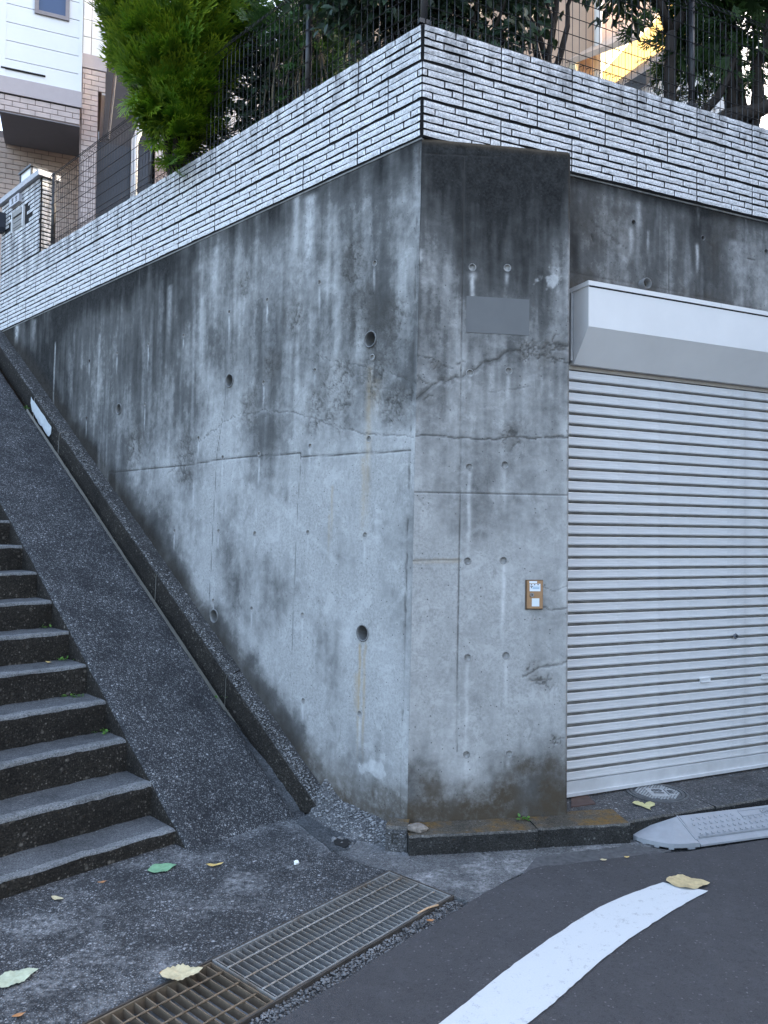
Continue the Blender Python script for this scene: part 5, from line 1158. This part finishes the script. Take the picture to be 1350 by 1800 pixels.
z = zt2 + .004; pit_ = (hz(143, 96)[1] - hz(141, 127)[1]); wx0, wz0 = hz(61, 22); wx1 = hz(122, 30)[0]; wz0 = hz(61, 24)[1]
i = 0
while z < b_top:
    zz = min(z + pit_, b_top); segs_ = [(sL, 0)] if zz < wz0 - .02 else [(sL, wx0 - .0), (wx1, 0)]
    if z < wz0 < zz: segs_ = [(sL, wx0), (wx1, 0)]
    for a, b in segs_: m = MB(); m.box(HW, a, b, -.012, .004, z, zz - .010); m.build('siding_panel', MSID, bay)
    if z < wz0 < zz: m = MB(); m.box(HW, wx0, wx1, -.012, .004, z, wz0); m.build('siding_panel', MSID, bay)
    z = zz
m = MB(); m.box(HW, -.035, .012, -.95, .014, zt2, b_top); m.box(HW, sL - .03, sL + .06, -.03, .012, zt2, b_top); m.build('corner_trim', MSID, bay)
wn = empty('window', HW(wx0, 0, wz0)); wn.parent = bay; wn.matrix_parent_inverse = bay.matrix_world.inverted()
m = MB(); fwid = .05
for a, b, c_, d_ in ((wx0, wx1, wz0, wz0 + fwid), (wx0, wx0 + fwid, wz0 + fwid, b_top), (wx1 - fwid, wx1, wz0 + fwid, b_top)): m.box(HW, a, b, -.01, .03, c_, d_)
wf = m.build('window_frame', plain('taupe_frame', (.24, .21, .21), .5, metal=.2), bay)
tgl = NT('blue_glass', .06, .6); tgl.col((.03, .06, .14)); 
m = MB(); m.box(HW, wx0 + fwid, wx1 - fwid, -.012, -.004, wz0 + fwid, b_top); m.build('window_pane', tgl.m, bay)
bpy.data.objects.remove(wn)
m = MB(); q0 = hz(2, 117); q1 = hz(80, 134); m.box(HW, q0[0], q1[0], .004, .02, (q0[1] + q1[1]) / 2 - .02, (q0[1] + q1[1]) / 2 ); m.build('slot_vent', MJOINT, bay)
# wall right of the bay and the pillar below it
of = -.28; pa, pz = hz(147, 130, of); pb = hz(186, 130, of)[0]; pc_ = hz(172, 200, of)[0]; zb1 = hz(160, 97, of)[1]; zb2 = hz(160, 121, of)[1]; zb3 = hz(180, 162, of)[1]
m = MB(); m.box(HW, 0.0, pb, of - 1.2, of - .012, zb3, b_top); m.box(HW, 0.0, pc_, of - .35, of - .012, 4.2, zb3); up_ = m.build('side_bay', MPJ, hs_)
tile_parts(HW, 0.02, pb, zb3, zb2 - .01, .19, .075, MPINK, up_, of - .012, of); tile_parts(HW, 0.02, pc_, 5.0, zb3, .19, .075, MPINK, up_, of - .012, of)
m = MB(); m.box(HW, 0.0, pb + .01, of - .05, of + .01, zb2, zb1); m.build('band', MBAND, up_)
z = zb1 + .004
while z < b_top:
    for a, b in ((0.02, pb * .38), (pb * .38 + .008, pb)): m = MB(); m.box(HW, a, b, of - .012, of + .002, z, min(z + pit_ - .010, b_top)); m.build('siding_panel', MSID, up_)
    z += pit_
def HSd(s, n, z): return HW(pb + n, of - .02 - s, z)      # side wall receding from the right edge
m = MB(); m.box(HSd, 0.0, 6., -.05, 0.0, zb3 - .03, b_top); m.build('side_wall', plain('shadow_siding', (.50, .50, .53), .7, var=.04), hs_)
m = MB(); m.box(HW, sL - 3, .9 + 0, -1.25, -.98, 4.2, ZBAY + .2); gw_ = m.build('ground_floor_wall', MPJ, hs_)
tiles_on(HW, sL - 2.5, .05, 4.9, ZBAY + .1, .19, .075, plain('porch_tile', (.43, .34, .29), .7, var=.1, sc=9), 'tile_field', gw_, -.98, -.965)
m = MB(); m.box(HW, .05, 1.0, -.98, -.955, 4.2, ZBAY + .3); m.build('porch_door', plain('dark_door', (.03, .035, .05), .4), hs_)
# rear wing behind the garden
def HB_(s, n, z): return HW(pb + .6, -2.2, 0) + dH * s + nH * n + ZU * z
m = MB(); m.box(HB_, -1.2, 6.4, -3, -.012, 4.2, 10.5); rwg = m.build('rear_wing', MPJ, hs_)
tiles_on(HB_, -1.2, 6.4, 4.3, 7.9, .23, .085, MPINK, 'tile_field', rwg, -.012, .0)
m = MB(); z = 8.0
while z < 10.4: m.box(HB_, -1.2, 6.4, -.012, .0, z, z + .265); z += .28
m.build('siding_field', MSID, rwg)['kind'] = 'stuff'
for a, b in ((-1.15, .22),):
    m = MB(); m.box(HB_, a, b, -.02, .03, 4.4, 10.4); m.build('dark_cladding', plain('navy_cladding', (.022, .024, .034), .5, var=.15), rwg)
    m = MB(); m.box(HB_, b, b + .06, -.02, .05, 4.4, 10.4); m.build('cladding_trim', MBAND, rwg)
pp = hit(236, 280, HW(0, -.9, 0), nH); m = MB(); m.tube([np.array([pp[0], pp[1], 4.2]), np.array([pp[0], pp[1], 7.6]), np.array([pp[0] + .05, pp[1] + .2, 8.0])], .055, 12); m.build('downpipe', plain('pale_downpipe', (.58, .62, .66), .4, var=.04), hs_, True)
# dark sloping side roof / canopy right of the pillar
r0 = hit(203, 128, HW(0, -1.2, 0), nH); r1 = hit(190, 245, HW(0, -1.2, 0), nH)
m = MB(); m.tube([r0, r1], .022, 6); m.build('stair_rail', plain('rail_grey', (.10, .10, .11), .5), hs_)

# yellow gabled house, sunlit, beyond the garden on the right
dY, nY = frame(36., 1)
YO = hit(1050, 90, (0, 12.0, 0), np.array([0, 1., 0]))
def YW(s, n, z): return np.array([YO[0], YO[1], 0]) + dY * s + nY * n + ZU * z
def yz(x, y, off=0.): h = hit(x, y, YW(0, off, 0), nY); return float((h - YW(0, 0, 0)) @ dY), float(h[2])
yh = empty('house', YW(2, -1, 4.2)); tag(yh, 'sunlit yellow house with a steep rake board seen through the right-hand fence', 'house')
MYEL = plain('yellow_siding', (.42, .31, .13), 1., spec=0., var=.05, sc=2); MCRM = plain('cream_rake_board', (.50, .43, .30), 1., spec=0., var=.03); MBRN = plain('brown_trim', (.12, .07, .04), .6)
p0 = yz(1058, 122); p1 = yz(1160, 14); sl = (p1[1] - p0[1]) / (p1[0] - p0[0])
def rake(s): return p0[1] + sl * (s - p0[0])
sA, sB = p0[0] - 1.2, p1[0] + 3.5
z0y = 4.2; m = MB(); n = 22; wbo = []
for i in range(n):
    a = sA + (sB - sA) * i / n; b = sA + (sB - sA) * (i + 1) / n - .012
    m.hexa([YW(a, -.2, z0y), YW(b, -.2, z0y), YW(b, 0, z0y), YW(a, 0, z0y), YW(a, -.2, max(rake(a), 4.25)), YW(b, -.2, max(rake(b), 4.26)), YW(b, 0, max(rake(b), 4.26)), YW(a, 0, max(rake(a), 4.25))])
m.build('gable_wall', MYEL, yh)
m = MB(); m.box(YW, sA, sB, -.6, -.05, z0y, 5.0); m.build('wall_core', MBRN, yh)
q0 = yz(1058, 105, .3)
def rk_(lo, hi, n0, n1, mat, nm):
    m = MB(); P8 = [YW(sA, n0, rake(sA) + lo), YW(sB, n0, rake(sB) + lo), YW(sB, n1, rake(sB) + lo), YW(sA, n1, rake(sA) + lo), YW(sA, n0, rake(sA) + hi), YW(sB, n0, rake(sB) + hi), YW(sB, n1, rake(sB) + hi), YW(sA, n1, rake(sA) + hi)]
    m.hexa(P8); return m.build(nm, mat, yh)
rk_(-.02, .035, -.2, .05, MBRN, 'rake_trim'); rk_(.036, .55, -.2, .04, MCRM, 'rake_board'); rk_(.551, .64, -2, .95, plain('tan_soffit', (.42, .31, .23), .8), 'roof')
# tan block behind it
tn = empty('apartment_block', np.array([3.0, 13.5, 4.2])); tag(tn, 'tan rendered block with a pale downpipe behind the hedge', 'building')
dT, nT = frame(70., 1); TO = hit(930, 60, (0, 11.0, 0), np.array([0, 1., 0]))
def TW(s, n, z): return np.array([TO[0], TO[1], 0]) + dT * s + nT * n + ZU * z
tS = float((hit(1052, 50, TW(0, 0, 0), nT) - TW(0, 0, 0)) @ dT)
m = MB(); m.box(TW, -3.2, tS, -2, 0, 4.2, 15); tw_ = m.build('wall', plain('tan_render', (.40, .29, .21), .85, var=.07, sc=3), tn)
pd = hit(1051, 80, TW(0, .12, 0), nT); m = MB(); m.tube([np.array([pd[0], pd[1], 4.2]), np.array([pd[0], pd[1], 14.5])], .06, 12); m.build('downpipe', plain('cream_downpipe', (.62, .58, .52), .5, var=.04), tn, True)
for zz in (6.0, 9.5): m = MB(); m.box(TW, -2.2, -1.0, -.01, .04, zz, zz + 1.3); wo_ = m.build('window', MDK, tn); m = MB(); m.box(TW, -2.15, -1.05, .04, .045, zz + .05, zz + 1.25); m.build('pane', tgl.m, wo_)
# small white annex with dark eave
an = empty('shed', hit(1160, 140, (0, 9.5, 0), np.array([0, 1., 0])) * np.array([1, 1, 0]) + ZU * 4.2); tag(an, 'small white shed under a dark eave behind the forked tree', 'shed')
AO = hit(1150, 150, (0, 9.5, 0), np.array([0, 1., 0])); dA, nA = frame(58., 1)
def AW(s, n, z): return np.array([AO[0], AO[1], 0]) + dA * s + nA * n + ZU * z
def azz(x, y, off=0.): h = hit(x, y, AW(0, off, 0), nA); return float((h - AW(0, 0, 0)) @ dA), float(h[2])
e0 = azz(1136, 127, .2); e1_ = azz(1182, 92, .2); slA = (e1_[1] - e0[1]) / (e1_[0] - e0[0])
m = MB()
for i in range(8):
    a = e0[0] + .15 + i * .25; b = a + .24; zt_a = e0[1] - .06 + slA * (a - e0[0])
    m.box(AW, a, b, -1.2, 0, 4.2, min(zt_a, e0[1] + slA * 1.2))
m.build('wall', MSID, an)
m = MB(); m.hexa([AW(e0[0], -1.2, e0[1] - .16), AW(e0[0] + 1.6, -1.2, e0[1] - .16 + slA * 1.6), AW(e0[0] + 1.6, .2, e0[1] - .16 + slA * 1.6), AW(e0[0], .2, e0[1] - .16), AW(e0[0], -1.2, e0[1] + .02), AW(e0[0] + 1.6, -1.2, e0[1] + .02 + slA * 1.6), AW(e0[0] + 1.6, .2, e0[1] + .02 + slA * 1.6), AW(e0[0], .2, e0[1] + .02)]); m.build('roof', plain('dark_eave', (.035, .032, .03), .6), an)
# unseen house block, added out of view: keeps the low sun off the road
nb = empty('house', (14, 3, 0)); tag(nb, 'unseen three storey grey house block added to shade the street from low sun', 'house')
m = MB(); m.hexa([(11, -7, -.02), (19, -7, -.02), (19, 14.4, -.02), (11, 14.4, -.02), (11, -7, 13.2), (19, -7, 13.2), (19, 14.4, 13.2), (11, 14.4, 13.2)]); m.build('wall', plain('grey_render', (.42, .42, .42), .85), nb)
m = MB(); m.hexa([(10.7, -7.3, 13.2), (19.3, -7.3, 13.2), (19.3, 14.7, 13.2), (10.7, 14.7, 13.2), (10.7, -7.3, 13.4), (19.3, -7.3, 13.4), (19.3, 14.7, 13.4), (10.7, 14.7, 13.4)]); m.build('roof', MDK, nb)
for fz in (1.2, 4.6, 8.2):
    for y in (-5, -1.5, 2, 5.5, 9): m = MB(); m.hexa([(10.97, y, fz), (11.0, y, fz), (11.0, y + 1.6, fz), (10.97, y + 1.6, fz), (10.97, y, fz + 1.4), (11.0, y, fz + 1.4), (11.0, y + 1.6, fz + 1.4), (10.97, y + 1.6, fz + 1.4)]); m.build('window', tgl.m, nb)

# ------------------------------------------------------------------ fallen leaves, weeds, stone
def flat_leaf(name, outline, L, loc, rot, mat, label, curl=.15, z=.0, tilt=0., cat='leaf'):
    P = np.array(outline, float); P = P - P.mean(0); n = len(P); rr = random.Random(int(abs(loc[0]) * 1000)); V = []; rings = [1, .66, .33]
    for k in rings:
        for i, p in enumerate(P):
            q = p * k; zz = curl * (q[0] ** 2 * .9 + q[1] ** 2 * 1.2) + .018 * math.sin(i * .9 + loc[0] * 9) * k; V.append((q[0] * L, q[1] * L, zz * L))
    V.append((0, 0, 0.)); f = []
    for r in range(2):
        for i in range(n): f.append((r * n + i, r * n + (i + 1) % n, (r + 1) * n + (i + 1) % n, (r + 1) * n + i))
    for i in range(n): f.append((2 * n + i, 2 * n + (i + 1) % n, 3 * n))
    m = MB(); m.add(V, f); me = m.mesh(name, mat); me.polygons.foreach_set('use_smooth', [True] * len(me.polygons)); o = link(name, me); o.location = tuple(loc + ZU * (z + .004)); o.rotation_euler = (tilt, 0, rot); tag(o, label, cat, None); return o
def blade_outline(n=9, w_=.34, ser=.0, asym=0.):
    a = [(-.5 + i / n, w_ * math.sin(math.pi * (i / n) ** .8) * (1 + (ser if i % 2 else -ser)) ) for i in range(n + 1)]
    b = [(-.5 + i / n, -w_ * (1 - asym) * math.sin(math.pi * (i / n) ** .8) * (1 + (ser if i % 2 else -ser))) for i in range(n - 1, 0, -1)]
    return a + b
def lmat(nm, c): 
    t = NT(nm, .6, .35); n1 = t.noise(40, 5, .7); v = t.noise(9, 4, .6)
    t.col(t.mix(t.ramp(n1, [(.35, 0), (.7, 1)]), tuple(x * .72 for x in c), t.mix(v, c, tuple(min(1, x * 1.15) for x in c)))); return t.m
ML1 = lmat('beige_leaf', (.55, .48, .30)); ML2 = lmat('fresh_leaf', (.20, .38, .22)); ML3 = lmat('yellow_leaf', (.62, .45, .16)); ML4 = lmat('tan_leaf', (.50, .40, .22)); ML5 = lmat('orange_leaf', (.42, .20, .08)); ML6 = lmat('ginkgo_leaf', (.56, .52, .25)); ML7 = lmat('pale_leaf', (.46, .50, .36))
flat_leaf('fallen_leaf', blade_outline(16, .36, .0), .14, gz(285, 1528), .55, ML2, 'fresh green oval leaf lying before the bottom step', .12, .003)
flat_leaf('fallen_leaf', blade_outline(12, .16), .085, gz(377, 1523), .25, ML3, 'thin curled yellow leaf on the landing at the foot of the ramp', .5, .003)
flat_leaf('fallen_leaf', blade_outline(12, .22), .065, gz(101, 1582), -.3, ML1, 'small cream leaf on the landing near the bottom riser', .4, .003)
flat_leaf('fallen_leaf', blade_outline(12, .2), .045, gz(180, 1553), .5, ML5, 'small orange-brown leaf tucked against the bottom riser', .4, .003)
flat_leaf('fallen_leaf', blade_outline(18, .30, .05), .165, gz(26, 1722), .75, ML7, 'large pale grey-green leaf lying alone on the landing', .10, .004)
flat_leaf('fallen_leaf', blade_outline(17, .32, .10), .150, gz(319, 1719, .008), .25, ML1, 'crumpled cream leaf lying across the drain grating', .30, .012)
flat_leaf('fallen_leaf', blade_outline(12, .25, .1), .05, gz(292, 1716, .006), .6, ML5, 'brown leaf scrap peeking from beside the crumpled leaf on the grating', .3, .012)
flat_leaf('fallen_leaf', blade_outline(12, .22), .045, gz(33, 1788), .6, ML5, 'tiny orange leaf scrap on the landing below the large pale leaf', .4, .003)
flat_leaf('fallen_leaf', blade_outline(18, .36, .03, .1), .20, gz(1209, 1558), -.05, ML4, 'big tan leaf lying over the end of the white road line', .18, .012)
gk = [(-.5, .12), (-.42, .02), (-.2, -.08), (-.08, -.22), (0, -.42), (.05, -.24), (.18, -.1), (.4, -.04), (.5, .1), (.36, .22), (.18, .20), (.06, .12), (0, .22), (-.08, .2), (-.16, .24), (-.34, .22)]
gk = [(a, b * 1.9) for a, b in gk]
flat_leaf('fallen_leaf', gk, .125, gz(1133, 1418, ZA), .0, ML6, 'notched yellow fan leaf lying in front of the round iron cover', .12, .006)
flat_leaf('fallen_leaf', blade_outline(12, .2), .04, gz(757, 1622), .2, ML5, 'tiny orange leaf in the grit beside the grating end', .4, .006)
flat_leaf('fallen_leaf', blade_outline(12, .3), .035, gz(1061, 1517), .1, ML1, 'tiny cream leaf chip on the road edge before the kerb', .3, .012)
flat_leaf('fallen_leaf', blade_outline(12, .3), .03, gz(1102, 1512), .3, ML3, 'tiny yellow leaf chip on the road edge near the ramp end wedge', .3, .012)
s5 = NZ1[0] + RUN * 4 + .17; flat_leaf('fallen_leaf', blade_outline(12, .2), .07, LW(s5, 1.06, NZ1[1] + RISE * 4 + .026), 2.6, ML3, 'small yellow leaf lying on a stair tread beside the ramp', .4, .002)
m = MB(); tw0, tw1 = gz(734, 1609), gz(770, 1594); m.tube([tw0 + ZU * .008, (tw0 + tw1) / 2 + ZU * .013, tw1 + ZU * .008], .004, 6); tag(m.build('twig', plain('tan_twig', (.45, .30, .18), .8)), 'short tan twig lying in the grit beside the grating end', 'twig')
bm = bmesh.new(); bmesh.ops.create_icosphere(bm, subdivisions=2, radius=1)
for v in bm.verts: v.co = Vector((v.co.x * .014, v.co.y * .012, v.co.z * .010)) * (.8 + .5 * random.random())
me = bpy.data.meshes.new('white_stone'); bm.to_mesh(me); bm.free(); me.materials.append(plain('white_stone', (.72, .73, .72), .8)); o = link('white_stone', me); o.location = tuple(gz(521, 1519) + ZU * .007); tag(o, 'single white pebble lying on the dark landing', 'stone')
MWEED = leaf_mat('weed_leaf', (.06, .16, .03), (.12, .26, .05), (.2, .34, .08)); wv, wf_, wt = leaf_base(.55, .1)
def weed(loc, n, r, label, sz=.03, seed=1):
    rg = np.random.default_rng(seed); e = empty('weed_tuft', loc); tag(e, label, 'weed'); pos = np.asarray(loc) + rg.normal(size=(n, 3)) * np.array([r, r * .6, .002]) + np.array([0, 0, .004]); d = rg.normal(size=(n, 3)) * np.array([1, 1, .3]) + np.array([0, -.2, .5]); foliage('weed_leaves', wv, wf_, wt, pos, d, np.tile([0, 0, 1.], (n, 1)) + rg.normal(size=(n, 3)) * .3, rg.uniform(sz * .5, sz, n), MWEED, e, rg); return e
for i, (k, nn, ds, nlv, lb) in enumerate([(3, 1.0, .215, 20, 'green weed tuft in the corner of a lower stair tread'), (2, .94, .22, 14, 'small weed sprout wedged where a stair tread meets the ramp'), (4, .95, .225, 16, 'dark green weed at the back of a tread near the yellow leaf'), (8, 1.08, .225, 26, 'leafy weed row at the foot of an upper riser'), (5, .96, .225, 10, 'tiny weed beside the ramp on a middle tread')]):
    weed(LW(NZ1[0] + RUN * k + ds, nn, NZ1[1] + RISE * k + .024), nlv, .03, lb, .032, 40 + i)
weed(PW(.585, .045, ZK + .003), 16, .018, 'small green weed growing from the kerb joint at the pier foot', .03, 60)
weed(LW(1.53, .205, rampz(1.53) - .02), 14, .02, 'little weed sprouting from the kerb joint beside the ramp gutter', .028, 61)
weed(LW(4.77, .20, rampz(4.77) - .02), 12, .02, 'thin weed at the top of the pale painted kerb patch', .04, 62)
